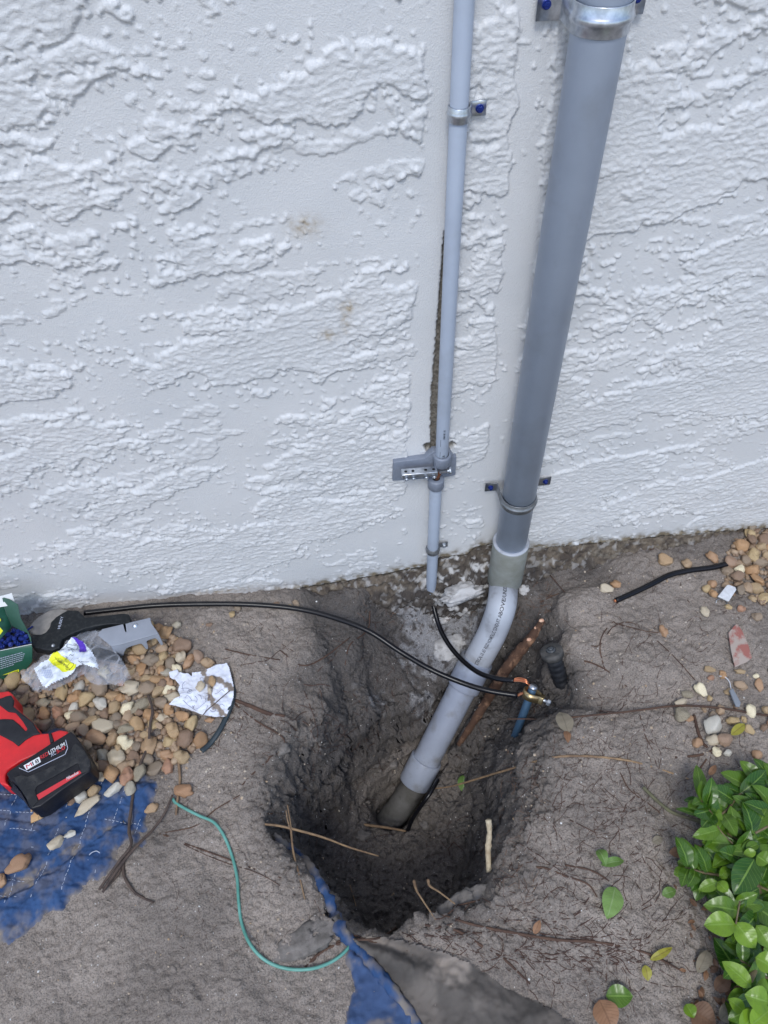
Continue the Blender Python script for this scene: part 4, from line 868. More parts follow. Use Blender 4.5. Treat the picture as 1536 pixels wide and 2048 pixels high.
def insz(X, Y): return bagz(X, Y) + .0035
insert = sheet('printed_insert', ipw, lambda X, Y, D: 0 * X, M('insert_paper', (.72, .77, .84), .5), bag, .002, zfun=insz, jag=.0006)
def patch(name, L, m, f, parent, zf, jit=.0007):
    P = [on_z(a, b, BZ) for a, b in f(L)]; return sheet(name, P, lambda X, Y, D: 0 * X + jit, m, parent, .0012, zfun=zf)
patch('yellow_print', [(600, 747), (650, 800), (700, 820), (760, 880), (818, 905), (800, 940), (655, 972), (560, 900), (500, 832), (560, 780)], m_yel, C_, insert, insz)
patch('purple_print', [(760, 622), (800, 612), (860, 640), (885, 680), (903, 752), (832, 778), (815, 700), (785, 650)], M('purple_print', (.09, .03, .45), .5), C_, insert, insz)
def strokes(LL, f, zf, r=.0004, jit=.0010, px=None):
    out = []
    for L in LL:
        pts = []
        for a, b in f(L):
            p = on_z(a, b, px if px is not None else BZ); pts.append([p[0], p[1], float(zf(np.array([p[0]]), np.array([p[1]]))[0]) + jit])
        out.append(tube(pts, r, 5, 3, sq=.4))
    return join(out)
V, Fc = strokes([[(710, 680), (700, 710), (740, 720), (760, 740), (800, 745), (810, 700), (790, 680), (760, 690), (710, 680)], [(765, 676), (780, 668), (792, 680), (775, 690)], [(720, 745), (735, 760), (755, 750), (770, 770)], [(650, 750), (665, 740), (680, 752)], [(725, 800), (740, 790), (760, 805), (775, 795)],
    [(690, 810), (705, 820), (690, 850)], [(690, 935), (740, 890), (780, 895), (760, 920), (720, 945), (690, 935)], [(820, 840), (860, 870), (940, 880)], [(830, 870), (880, 900)]], C_, insz); add('line_drawing', V, Fc, m_ink, insert)
LL = []
for k in range(7):
    a = (612 + k * 17, 800 + k * 14 - k * 3); 
    LL.append([(a[0] - 30 + j * 9, a[1] + 18 + (8 if j % 2 else -4) + j * 11) for j in range(6)])
V, Fc = strokes(LL, C_, insz, .00028, .0012); add('small_print', V, Fc, m_ink, insert)
LL = [[(440 + k * 18, 905 + k * 2), (450 + k * 18, 950), (470 + k * 18, 1010), (500 + k * 14, 1030)] for k in range(6)] + [[(440, 930 + 25 * k), (480, 935 + 22 * k), (540, 925 + 24 * k)] for k in range(4)]
V, Fc = strokes(LL, C_, insz, .0003, .0009); add('grey_drawing', V, Fc, M('faint_blue_ink', (.3, .36, .55), .6), insert)

# sheet of paper with a pen drawing
P_ = lambda L: poly_c(L, 8.533, 320, 1300)
PZ = .012
pp = [on_z(a, b, PZ) for a, b in P_([(148, 372), (240, 345), (290, 318), (330, 380), (400, 400), (480, 395), (540, 440), (545, 378), (740, 350), (800, 325), (930, 285), (1145, 230), (1190, 310), (1250, 560), (1268, 700), (1265, 780), (1200, 990), (1130, 1135), (935, 1142), (730, 1112), (600, 1060), (450, 1015), (300, 970), (138, 932), (240, 850), (350, 800), (300, 690), (330, 600), (260, 520), (165, 470)])]
def papz(X, Y):
    return gz(X, Y) * .6 + PZ + .003 * fbm(X * 10, Y * 10, 1, 511) + .0035 * (1 - sst(0, .22, np.abs(pn(X * 13 + 5, Y * 13, 512))))
pap = thing('paper_sheet', 'torn crumpled white paper with a pen drawing and soil on it', 'paper', on_z(405, 1370))
m_pap = M('white_paper', (.66, .69, .78), .7); nt_, b_, tc_, noise_, remap_, mix_, col_ = m_nodes['white_paper']
nt_.links.new(mix_(attr(nt_, 'dust'), (.66, .69, .78), (.22, .18, .15)), b_.inputs['Base Color'])
dl = [on_z(a, b, PZ) for a, b in P_([(740, 380), (810, 520), (840, 640), (860, 760), (900, 920), (1000, 1000), (1130, 1110)])]; dl2 = [on_z(a, b, PZ) for a, b in P_([(820, 470), (960, 500), (1100, 590), (1240, 680)])]
def segd(L, X, Y):
    d = np.full(X.shape, 9.)
    for a, b in zip(L[:-1], L[1:]):
        t = np.clip(((X - a[0]) * (b - a)[0] + (Y - a[1]) * (b - a)[1]) / ((b - a)[:2] @ (b - a)[:2]), 0, 1); d = np.minimum(d, np.hypot(X - a[0] - t * (b - a)[0], Y - a[1] - t * (b - a)[1]))
    return d
pdust = lambda X, Y, D: np.maximum(sst(.0062, .0035, np.minimum(segd(dl, X, Y), segd(dl2, X, Y)) + .004 * fbm(X * 90, Y * 90, 3, 520)), .25 * sst(.2, .7, fbm(X * 60, Y * 60, 3, 521)))
ps = sheet('sheet', pp, lambda X, Y, D: 0 * X, m_pap, pap, .0009, zfun=papz, attrs={'dust': pdust})
LL = [[(360, 660), (450, 660), (540, 700), (600, 760)], [(480, 700), (520, 690), (560, 720), (540, 770), (480, 750), (490, 710), (530, 730)], [(340, 830), (420, 890), (480, 950), (620, 1040)], [(440, 840), (480, 800), (540, 860), (560, 970), (640, 1000), (720, 960), (790, 900), (780, 840)],
      [(640, 760), (700, 800), (720, 860)], [(780, 800), (830, 770), (850, 820), (800, 830)], [(760, 1090), (800, 1010), (820, 960)], [(880, 1000), (930, 990), (950, 1030), (900, 1060), (860, 1030)], [(940, 760), (1000, 740), (1060, 690), (1100, 720)], [(1010, 960), (1060, 930), (1100, 960)], [(700, 570), (690, 480), (740, 470)], [(430, 530), (380, 600), (400, 700)], [(560, 1000), (640, 860), (600, 800)]]
V, Fc = strokes(LL, P_, papz, .0003, .0006, PZ); add('pen_drawing', V, Fc, M('blue_black_ink', (.08, .09, .2), .6), ps)
twg = [on_z(a, b, PZ + .006) for a, b in P_([(730, 1112), (820, 1010), (930, 920), (1030, 830), (1190, 695)])]
V, Fc = tube(twg, .0009, 8, 6); add('stem', V, Fc, M('dry_stem', (.09, .06, .045), .8), None, 'thin dark straw lying across the torn white paper', 'twig')
# ================================================================ PEBBLES
peb_mesh = []
m_peb = M('river_pebble', (.3, .2, .12), .55, c2=(.62, .55, .48), scale=95, lo=.38, hi=.6, bump=.0006, bscale=220, spec=.4,
          rnd=[(.36, .22, .12), (.50, .34, .19), (.45, .33, .22), (.58, .40, .2), (.38, .27, .2), (.44, .26, .15), (.55, .38, .2)])
m_pale = M('pale_pebble', (.55, .49, .38), .5, c2=(.42, .33, .22), scale=60, bump=.0004, bscale=200)
m_ppwh = M('whitish_pebble', (.6, .57, .5), .5, c2=(.45, .42, .36), scale=80, bump=.0005, bscale=200)
m_rpeb = M('reddish_pebble', (.31, .16, .09), .5, c2=(.42, .28, .16), scale=50, bump=.0004)
m_spk = M('speckled_stone', (.48, .43, .32), .75, c2=(.2, .16, .11), scale=260, lo=.42, hi=.55, bump=.001, bscale=300)
for k in range(12):
    V, Fc = rock((0, 0, 0), (1.08, 1.08, 1.08), 40 + k * 3, 3, .3 if k < 7 else .42, None, (3, 6, 9, 5)[k % 4], .035)
    me = bpy.data.meshes.new('pebble'); me.from_pydata(V.tolist(), [], Fc); me.polygons.foreach_set('use_smooth', [True] * len(me.polygons)); me.materials.append(m_peb); peb_mesh.append(me)
placed = []
def pebble(x, y, a, b, c, rot, label, cat='pebble', group=None, m=None, base=None, tilt=.25, zabs=None, name='pebble'):
    z = float(gz(x, y)) if base is None else base
    _q = sdf(qp, np.array([x]), np.array([y]))
    if _q[0] > 0 and base is None: z += max(0., float(qoff(np.array([x]), np.array([y]), _q)[0]))
    for (X, Y, Zt, R) in placed:
        d = math.hypot(X - x, Y - y) / (R + (a + b) / 2)
        if d < .80: z = max(z, Zt - c * .25 - c * 1.1 * (d / .80) ** 2)
    me = random.choice(peb_mesh)
    if m is not None: me = me.copy(); me.materials.clear(); me.materials.append(m)
    o = bpy.data.objects.new(name, me); COL.objects.link(o)
    o.location = (x, y, z + c * .62 if zabs is None else zabs); o.scale = (a, b, c)
    o.rotation_euler = (random.uniform(-tilt, tilt), random.uniform(-tilt, tilt), rot)
    placed.append((x, y, z + c * 1.55, (a + b) / 2))
    return tag(o, label, cat, group)
GL = 'tan river pebbles piled between drill, bag and paper'
def peb_px(px, py, wpx, hpx, rotdeg, label, **k):
    """pebble covering wpx x hpx pixels there; rotdeg counter-clockwise on the picture"""
    p = on_g(px, py, .006); sc_x = np.linalg.norm(on_z(px + 10, py, p[2]) - on_z(px, py, p[2])) / 10
    sc_y = np.linalg.norm(on_z(px, py + 10, p[2]) - on_z(px, py, p[2])) / 10 * .93
    a, b = wpx / 2 * sc_x, hpx / 2 * sc_y
    return pebble(p[0], p[1], a, b, min(a, b) * random.uniform(.7, .9), math.radians(rotdeg) - .1, label, **k)
# stones that can be told apart (positions read from the photograph)
cr1 = lambda a, b: (a / 3.072, b / 3.072 + 1150)
L_first = [
 (1020, 360, 84, 84, 0, 'round tan stone at the right end of the grey plastic bracket', None), (1085, 400, 52, 70, 30, 'brown stone touching the round one beside the bracket end', None),
 (1113, 505, 70, 75, 40, 'blotchy stone heading the three outer stones above the paper', m_pale), (1165, 527, 60, 92, -35, 'oval reddish stone between two others above the paper', m_rpeb), (1217, 497, 58, 84, 20, 'upright brown stone at the outer edge of the pile above the paper', None), (1275, 538, 80, 66, 25, 'rightmost tan stone just above the paper edge', None),
 (965, 640, 100, 62, 10, 'broad brown stone left of the paper corner', None), (1040, 655, 62, 60, 0, 'orange brown stone overlapping the paper corner', m_rpeb), (1062, 748, 92, 58, 8, 'pale orange stone resting on the left paper edge', m_pale),
 (810, 695, 100, 120, 50, 'large smooth cream stone at the lower right tip of the clear bag', m_pale), (485, 692, 62, 92, -10, 'shiny whitish oval stone under the lower edge of the clear bag', m_ppwh),
 (625, 795, 92, 78, -20, 'square whitish stone above the middle of the pile', m_ppwh), (450, 812, 62, 62, 0, 'small round white stone in the middle of the pile', m_ppwh),
 (885, 795, 165, 78, 42, 'long rough speckled stone slanting left of the paper', m_spk), (690, 750, 105, 62, -5, 'wide tan stone between the bag and the square whitish stone', None),
 (995, 878, 90, 62, 20, 'yellow tan stone below the left corner of the paper', m_pale), (268 + 0, 790, 90, 70, -15, 'rough broken tan stone above the drill battery', m_spk),
 (635, 935, 118, 118, 30, 'large pale angular stone in the pile right of the battery', m_pale), (845, 915, 100, 88, -40, 'smooth brown stone below the long speckled stone', None), (770, 945, 110, 62, 5, 'grey streaked stone in the pile', m_spk),
 (595, 1010, 130, 78, -20, 'broken reddish-brown stone beside the battery top', m_rpeb), (692, 1015, 80, 82, 20, 'rounded orange-brown stone next to the broken reddish one', None),
 (1065, 955, 95, 96, 0, 'squarish orange stone at the right flank of the pile', None), (720, 1140, 108, 108, 35, 'big smooth ochre stone below the middle of the pile', m_pale), (920, 1055, 90, 150, 10, 'large dark brown stone behind the branch', None),
 (1035, 1105, 120, 66, 8, 'reddish-brown stone at the lower right corner of the pile', m_rpeb), (1235, 1010, 84, 112, -30, 'brown stone beside the end of the dark cable sheath', None), (1288, 888, 62, 40, 0, 'small oval pinkish stone just under the paper', m_rpeb),
 (865, 1228, 92, 88, 30, 'pale rough stone at the lower edge of the pile next to the branch', m_spk), (625, 1255, 86, 60, -5, 'yellowish stone below the battery corner', m_pale),
 (710, 1335, 122, 62, 28, 'long pale stone on the edge of the blue blanket', m_ppwh), (550, 1425, 165, 72, 28, 'longest cream stone lying on the blue blanket below the pile', m_pale), (500, 1385, 92, 74, 0, 'white mottled stone above the longest cream stone', m_ppwh),
 (358, 1428, 70, 54, 5, 'single small cream stone on the blanket under the battery', m_ppwh), (282, 1478, 66, 60, 20, 'grey brown stone on the blanket below the battery corner', None),
 (450, 1600, 76, 54, 25, 'small pale stone on the blanket, upper of the isolated four', m_ppwh), (358, 1660, 108, 76, 30, 'tan oval stone on the soil-covered blanket, second of the isolated four', m_pale),
 (930, 1432, 78, 66, -20, 'brown stone caught between the two branches', None), (1125, 1325, 118, 90, -20, 'flat grey-tan stone beside the tip of the green wire', None)]
for a, b, w_, h_, r_, lab, mm in L_first:
    x, y = cr1(a, b); peb_px(x, y, w_ / 3.072, h_ / 3.072, r_, lab, m=mm)
for x, y, w_, h_, r_, lab, mm in [(44, 1733, 42, 40, -10, 'grey-tan angular stone on the blanket, third of the isolated four', None), (8, 1763, 24, 26, 0, 'stone at the left picture edge on the blanket', m_rpeb),
    (1460, 1123, 26, 24, 0, 'tan stone just beyond the right end of the loose black cable', None), (1213, 1177, 26, 18, 0, 'pale tan stone left of the loose black cable', m_pale), (1233, 1168, 20, 18, 0, 'brown stone paired with a paler one left of the loose black cable', None),
    (1327, 1260, 17, 22, 0, 'lone round orange stone on bare soil right of the sprinkler head', m_rpeb), (1411, 1223, 16, 24, 10, 'lone tan stone left of the white tag', m_pale), (1425, 1168, 18, 14, 0, 'orange stone in the little heap below the cable end', m_rpeb),
    (1378, 1434, 16, 20, 10, 'orange stone left of the big pale round stone', m_rpeb), (1364, 1431, 28, 26, 10, 'grey stone at the left of the right-hand stones', m_spk), (1424, 1453, 36, 40, -10, 'big pale rounded stone on the soil at right', m_ppwh), (1427, 1480, 28, 20, 5, 'pale stone directly under the big pale rounded stone', m_pale),
    (1447, 1478, 30, 26, 20, 'dark brown smooth stone right of the big pale rounded stone', None), (1395, 1485, 20, 18, 0, 'round brown stone left of the pale one under the big stone', m_rpeb), (1456, 1966 - 460, 16, 14, 0, 'small white stone in the group above the shrub', m_ppwh), (1515, 1509, 20, 18, 0, 'round orange stone above the shrub at the right edge', m_rpeb),
    (1519, 1370, 20, 26, 20, 'upright orange-brown stone near the right edge below the red shard', m_rpeb), (1362, 1405, 30, 16, 10, 'flat tan stone on the soil left of the grey tag', m_pale), (1376, 1388, 28, 14, -25, 'slanting streaked stone above the flat tan one', m_spk),
    (1373, 1128, 20, 18, 0, 'tan stone below the wall among three along the foundation at right', None), (1330, 1121, 26, 24, 0, 'brown stone nearest the wall left of two others', None), (1425, 1115, 18, 22, 30, 'orange stone leaning near the cable end by the wall', m_rpeb)]:
    peb_px(x, y, w_, h_, r_, lab, m=mm)
for (x, y, w_, h_, lab, mm) in [(402, 1374, 24, 20, 'yellow-tan stone lying on the white paper, left of two', m_pale), (425, 1363, 19, 21, 'brown stone lying on the white paper, right of two', None), (419, 1380, 9, 14, 'tiny tan stone between two bigger ones on the white paper', m_pale)]:
    p = on_z(x, y, PZ + .008); pebble(p[0], p[1], w_ / 2 * .00086, h_ / 2 * .00092, .006, .3, lab, m=mm, zabs=float(papz(np.array([p[0]]), np.array([p[1]]))[0]) + .004)
# the rest of the pile: every one described by colour, size and the nearest thing that can be named
TONES = [('tan', (0.489, 0.359, 0.213)), ('dark brown', (0.228, 0.147, 0.097)), ('orange-brown', (0.532, 0.323, 0.171)), ('cream', (0.724, 0.625, 0.428)), ('grey-brown', (0.305, 0.245, 0.183)), ('reddish-brown', (0.358, 0.195, 0.121)), ('ochre', (0.569, 0.427, 0.235)), ('mid brown', (0.365, 0.254, 0.163)), ('greyish', (0.482, 0.441, 0.353)), ('dusky brown', (0.274, 0.203, 0.141))]
WTS = [5, 4, 3, 1.2, 3, 2, 3, 5, 1.2, 4]
TM = {n: M('pebble_' + n.replace('-', '_').replace(' ', '_'), c, .5, c2=tuple(q * f for q, f in zip(c, (1.35, 1.4, 1.45) if k % 2 else (.6, .55, .5))), scale=55 + 12 * k, lo=.42, hi=.62, c3=tuple(q * .55 + .03 for q in c), s3=28, bump=.0007, bscale=230, spec=.4) for k, (n, c) in enumerate(TONES)}
LM = {'pile': [(120, 1330, 'clear bag'), (265, 1265, 'grey bracket'), (100, 1250, 'pipe cutter'), (405, 1370, 'torn paper'), (110, 1530, 'drill battery'), (45, 1440, 'drill handle'), (203, 1409, 'square whitish stone'), (146, 1414, 'small round white stone'), (288, 1409, 'long speckled stone'), (207, 1454, 'large pale angular stone'),
    (234, 1521, 'big ochre stone'), (263, 1376, 'large cream stone'), (196, 1480, 'broken reddish stone'), (275, 1448, 'smooth brown stone'), (300, 1490, 'large dark brown stone'), (281, 1550, 'rough stone by the branch'), (332, 1267, 'round tan stone'), (347, 1461, 'squarish orange stone'), (158, 1375, 'shiny whitish stone'), (20, 1365, 'green carton'), (170, 1560, 'yellowish stone'), (400, 1440, 'dark cable sheath'), (314, 1358, 'broad brown stone')],
  'right': [(1466, 1125, 'black cable end'), (1455, 1186, 'white tag'), (1536, 1060, 'wall base'), (1536, 1190, 'right picture edge'), (1480, 1290, 'red shard'), (1470, 1390, 'grey tag'), (1424, 1453, 'big pale rounded stone'), (1447, 1478, 'dark brown smooth stone'), (1440, 1580, 'shrub top'), (1362, 1405, 'flat tan stone'), (1519, 1370, 'upright orange-brown stone'), (1476, 1459, 'mustard-yellow leaf')],
  'wall': [(200, 1225, 'cutter end of the long wire'), (400, 1208, 'long wire beside the wall'), (560, 1212, 'bend of the long wire'), (332, 1267, 'round tan stone')]}
def px_of(p):
    q = RW.T @ (np.array(p) - CAM); return 768 + F * q[0] / q[2], 1024 + F * q[1] / q[2]
DIRN = ['right of', 'lower right of', 'below', 'lower left of', 'left of', 'upper left of', 'above', 'upper right of']
pend = []
def fill(poly, n, r0, r1, lm, group, tries=4000, gap=.86):
    W = np.array([on_z(a, b, .0) for a, b in poly]); cnt = 0; x0, y0 = W[:, :2].min(0); x1, y1 = W[:, :2].max(0)
    mine = [(X, Y, R) for X, Y, Z, R in placed]
    for t in range(tries):
        if cnt >= n: break
        x = random.uniform(x0, x1); y = random.uniform(y0, y1)
        if float(sdf(W, np.array([x]), np.array([y]))[0]) < 0: continue
        r = random.uniform(r0, r1) * (1 if t < tries * .6 else .8)
        if any(math.hypot(X - x, Y - y) < (R + r) * gap for X, Y, R in mine): continue
        e = random.uniform(.62, 1.0); tn = random.choices([q[0] for q in TONES], WTS)[0]
        o = pebble(x, y, r / math.sqrt(e), r * math.sqrt(e), r * random.uniform(.6, .85), random.uniform(0, 6.3), 'x', group=group, tilt=.4, m=TM[tn]); mine.append((x, y, r)); cnt += 1
        pend.append((o, tn, r, e, lm))
    return cnt
pile = [(-30, 1372), (30, 1362), (60, 1330), (150, 1300), (225, 1290), (235, 1270), (300, 1258), (345, 1262), (365, 1290), (370, 1330), (345, 1345), (350, 1400), (350, 1420), (385, 1440), (392, 1490), (350, 1530), (290, 1560), (262, 1590), (215, 1600), (150, 1620), (105, 1600), (150, 1540), (130, 1450), (80, 1460), (-30, 1480)]
n1 = fill(pile, 122, .0100, .0165, 'pile', GL, 9000, .80)
n2 = fill(pile, 24, .0055, .0085, 'pile', GL, 5000, .66)
heap = [(1462, 1100), (1480, 1070), (1510, 1050), (1600, 1030), (1640, 1200), (1540, 1215), (1500, 1190), (1458, 1180), (1445, 1130)]
fill(heap, 48, .0095, .0145, 'right', 'tan pebbles heaped at the right edge below the wall', 9000, .72)
fill([(1350, 1375), (1420, 1330), (1560, 1340), (1560, 1520), (1480, 1530), (1400, 1520), (1385, 1420)], 24, .005, .0115, 'right', 'small pebbles scattered above the shrub', 3000, 1.0)
fill([(1400, 1160), (1460, 1150), (1540, 1215), (1560, 1250), (1440, 1210)], 7, .005, .009, 'right', 'small pebbles around the white tag', 1500, 1.0)
fill([(330, 1222), (600, 1195), (610, 1215), (420, 1260), (330, 1250)], 7, .004, .008, 'wall', 'small pebbles along the wall behind the wire', 1500, 1.2)
bpy.context.view_layer.update()
book = {}
for (o, tn, r, e, lm) in pend:
    u_, v_ = px_of(o.location); k = min(LM[lm], key=lambda q: math.hypot(q[0] - u_, q[1] - v_)); a = math.degrees(math.atan2(v_ - k[1], u_ - k[0])) % 360
    sz = 'tiny' if r < .0062 else 'small' if r < .0092 else 'medium' if r < .0122 else 'larger'; sp_h = 'elongated' if e < .74 else 'rounded'
    key = (sz, sp_h, tn, DIRN[int((a + 22.5) // 45) % 8], k[2]); book.setdefault(key, []).append((math.hypot(k[0] - u_, k[1] - v_), o))
for key, L in book.items():
    L.sort(key=lambda q: q[0])
    for i, (dd, o) in enumerate(L):
        extra = '' if len(L) == 1 else [', nearest', ', second out', ', third out', ', fourth out', ', fifth out'][min(i, 4)]
        o['label'] = f"{key[0]} {key[1]} {key[2]} pebble {key[3]} the {key[4]}{extra}"
# smaller stones between and below them
L = []; W = np.array([on_z(a, b, 0.) for a, b in pile])
for _ in range(1500):
    x = random.uniform(W[:, 0].min(), W[:, 0].max()); y = random.uniform(W[:, 1].min(), W[:, 1].max())
    if float(sdf(W, np.array([x]), np.array([y]))[0]) < -.002: continue
    r = random.uniform(.0035, .0085); L.append(rock((x, y, float(gz(x, y)) + r * .35), (r, r * random.uniform(.6, 1), r * .7), random.randint(0, 999), 2, .25, random.random() * 6, 2))
W = np.array([on_z(a, b, 0.) for a, b in heap])
for _ in range(450):
    x = random.uniform(W[:, 0].min(), W[:, 0].max()); y = random.uniform(W[:, 1].min(), W[:, 1].max())
    if float(sdf(W, np.array([x]), np.array([y]))[0]) < -.002: continue
    r = random.uniform(.0035, .0085); L.append(rock((x, y, float(gz(x, y)) + r * .35), (r, r * random.uniform(.6, 1), r * .7), random.randint(0, 999), 2, .25, random.random() * 6, 2))
V, Fc = join(L); add('pebble_bed', V, Fc, M('pebble_bed', (.20, .13, .085), .6, c2=(.36, .26, .17), scale=45, lo=.4, hi=.6, bump=.0005, bscale=220), None, 'beds of small brown stones under the larger pebbles of both heaps', 'pebbles', kind='stuff')
# pebble debris too fine to count
L = []
for (px0, py0, px1, py1, n, r0, r1) in [(60, 1240, 500, 1620, 260, .0012, .0035), (1150, 1090, 1536, 1540, 220, .0010, .003), (500, 1400, 1100, 1860, 120, .0010, .003), (0, 1650, 700, 2040, 90, .0008, .002)]:
    for _ in range(n):
        p = on_g(random.uniform(px0, px1), random.uniform(py0, py1)); r = random.uniform(r0, r1) * random.random() ** .5 + .0005
        L.append(rock(p + np.array([0, 0, r * .3]), (r, r * random.uniform(.5, 1), r * .6), random.randint(0, 999), 1, .3, random.random() * 6))
V, Fc = join(L); add('tan_grit', V, Fc, M('tan_grit', (.36, .25, .15), .8, c2=(.5, .45, .38), scale=40), None, 'tiny tan stone crumbs scattered over the soil', 'grit', kind='stuff')
L = []
for _ in range(420):
    p = on_g(random.uniform(0, 1536), random.uniform(1180, 2048)); r = .0006 + .0018 * random.random() ** 5
    L.append(rock(p + np.array([0, 0, r * .3]), (r, r * random.uniform(.4, 1), r * .5), random.randint(0, 99), 1, .4, random.random() * 6))
V, Fc = join(L); add('white_grit', V, Fc, M('white_grit', (.62, .62, .6), .7), None, 'white shell and mortar specks scattered over the soil', 'grit', kind='stuff')
L = []; AM = []
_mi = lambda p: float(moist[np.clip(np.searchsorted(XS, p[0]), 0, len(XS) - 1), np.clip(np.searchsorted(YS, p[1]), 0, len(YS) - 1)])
for _ in range(5200):
    px, py = (random.uniform(480, 1140), random.uniform(1170, 1890)) if _ % 3 else (random.uniform(0, 1536), random.uniform(1180, 2048))
    p = on_g(px, py); r = .0008 + .0055 * random.random() ** 5
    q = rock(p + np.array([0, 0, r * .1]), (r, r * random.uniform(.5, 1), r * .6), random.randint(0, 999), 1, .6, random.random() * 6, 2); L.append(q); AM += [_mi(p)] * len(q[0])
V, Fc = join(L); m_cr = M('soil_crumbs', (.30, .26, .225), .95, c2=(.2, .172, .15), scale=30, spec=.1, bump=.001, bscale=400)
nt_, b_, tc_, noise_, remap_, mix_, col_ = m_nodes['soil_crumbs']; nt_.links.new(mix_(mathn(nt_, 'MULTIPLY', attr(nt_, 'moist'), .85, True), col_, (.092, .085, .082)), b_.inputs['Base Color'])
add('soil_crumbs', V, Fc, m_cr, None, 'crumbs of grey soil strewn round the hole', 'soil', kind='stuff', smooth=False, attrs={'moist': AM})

# ================================================================ ROOTS, TWIGS
m_rt = M('brown_root', (.10, .055, .035), .85, c2=(.055, .03, .022), scale=60, bump=.0008, bscale=300)
m_rl = M('pale_root', (.30, .20, .11), .8, c2=(.16, .10, .06), scale=60, bump=.0006, bscale=300)
m_br = M('branch_bark', (.10, .07, .055), .85, c2=(.05, .035, .03), scale=50, bump=.0012, bscale=260)
RG = 'thin roots exposed on the soil'
def root(pts, r, label, m=m_rt, h=.001, name='root', cat='root', group=None, wob=.2):
    V, Fc = tube(gpath(pts, h), [q * (1.1 if q < .0025 else .85) for q in r], 8, 8, wob=wob); return add(name, V, Fc, m, None, label, cat, group)
root([(300, 1470), (292, 1500), (280, 1530), (268, 1575), (262, 1620), (258, 1660), (262, 1690), (240, 1720), (215, 1755), (198, 1780)], [.0022, .0028, .003, .0032, .003, .0026, .002], 'long dark branch running from the pebbles down over the blue blanket', m_br, .016, 'branch', 'branch')
root([(345, 1590), (330, 1625), (305, 1660), (270, 1695), (235, 1738), (205, 1785)], [.0016, .0022, .0026, .003, .0034, .002], 'curved brown branch joining the long dark one on the blanket', m_br, .013, 'branch', 'branch')
root([(246, 1715), (248, 1750), (265, 1780), (285, 1795), (308, 1805)], [.003, .0025, .0015], 'short dark twig curling away below the two branches', m_br, .003, 'twig', 'twig')
root([(245, 1720), (238, 1745), (222, 1765), (205, 1778)], [.0022, .002, .0018], 'thin bent twig alongside the lower end of the long branch', m_br, .004, 'twig', 'twig')
root([(358, 1485), (357, 1520), (360, 1560), (355, 1600), (352, 1630)], [.0015, .0020, .0022, .0014], 'pale upright twig between pebbles and the green wire tip', m_rl, .004, 'twig', 'twig')
root([(296, 1390), (305, 1420), (300, 1450), (298, 1480)], [.002, .0024, .002], 'dark twig lying on top of the pebbles', m_br, .018, 'twig', 'twig')
vl = lambda L: [on_z(a, b, z) for a, b, z in L]
V, Fc = tube(vl([(977, 1640, -.015), (979, 1665, -.03), (976, 1700, -.045), (978, 1745, -.06)]), [.0042, .0045, .005, .0045], 12, 8, wob=.25); add('broken_root', V, Fc, M('bare_pale_wood', (.52, .45, .32), .8, c2=(.36, .28, .18), scale=90, bump=.001, bscale=300), None, 'thick pale broken root sticking up at the right side of the hole', 'root')
V, Fc = tube(vl([(688, 1640, -.34), (720, 1648, -.35), (765, 1654, -.35), (812, 1662, -.36)]), [.002, .0026, .0026, .002], 10, 8, wob=.15); add('twig', V, Fc, m_rl, None, 'tan twig on the hole floor pointing at the black wire end', 'twig')
V, Fc = tube(vl([(525, 1648, .005), (560, 1652, -.01), (605, 1663, -.03), (650, 1676, -.05), (700, 1695, -.08), (757, 1712, -.11)]), [.0018, .0022, .0018, .0012], 8, 8, wob=.15); add('root', V, Fc, m_rl, None, 'long root reaching from the left rim out across the hole', 'root')
V, Fc = tube(vl([(575, 1610, -.02), (581, 1650, -.02), (586, 1700, -.012), (597, 1745, .002), (610, 1800, .006)]), [.001, .0018, .0016, .0010], 8, 8, wob=.15); add('root', V, Fc, m_rl, None, 'upright forked root standing over the left rim of the hole', 'root')
V, Fc = tube(vl([(582, 1662, -.018), (575, 1640, -.012), (572, 1620, -.006)]), [.0012, .0008], 8, 6); add('root', V, Fc, m_rl, None, 'short fork tip beside the upright root on the left rim', 'root')
V, Fc = tube(vl([(862, 1578, -.30), (905, 1572, -.25), (960, 1556, -.18), (1030, 1535, -.07), (1100, 1516, .002), (1160, 1512, .003), (1250, 1520, .003), (1340, 1545, .003), (1450, 1585, .005)]), [.0012, .0018, .0020, .0022, .0018, .0014], 8, 8, wob=.15); add('root', V, Fc, m_rl, None, 'long tan root spanning from the hole across the right-hand soil', 'root')
V, Fc = tube(vl([(1015, 1438, -.10), (1060, 1438, -.08), (1110, 1440, -.03), (1150, 1434, .003), (1250, 1424, .003), (1350, 1412, .003), (1430, 1415, .003), (1540, 1432, .004)]), [.0011, .0013, .0016, .002, .002], 8, 8, wob=.15); add('root', V, Fc, m_rt, None, 'long root running behind the dry leaf to the right edge', 'root')
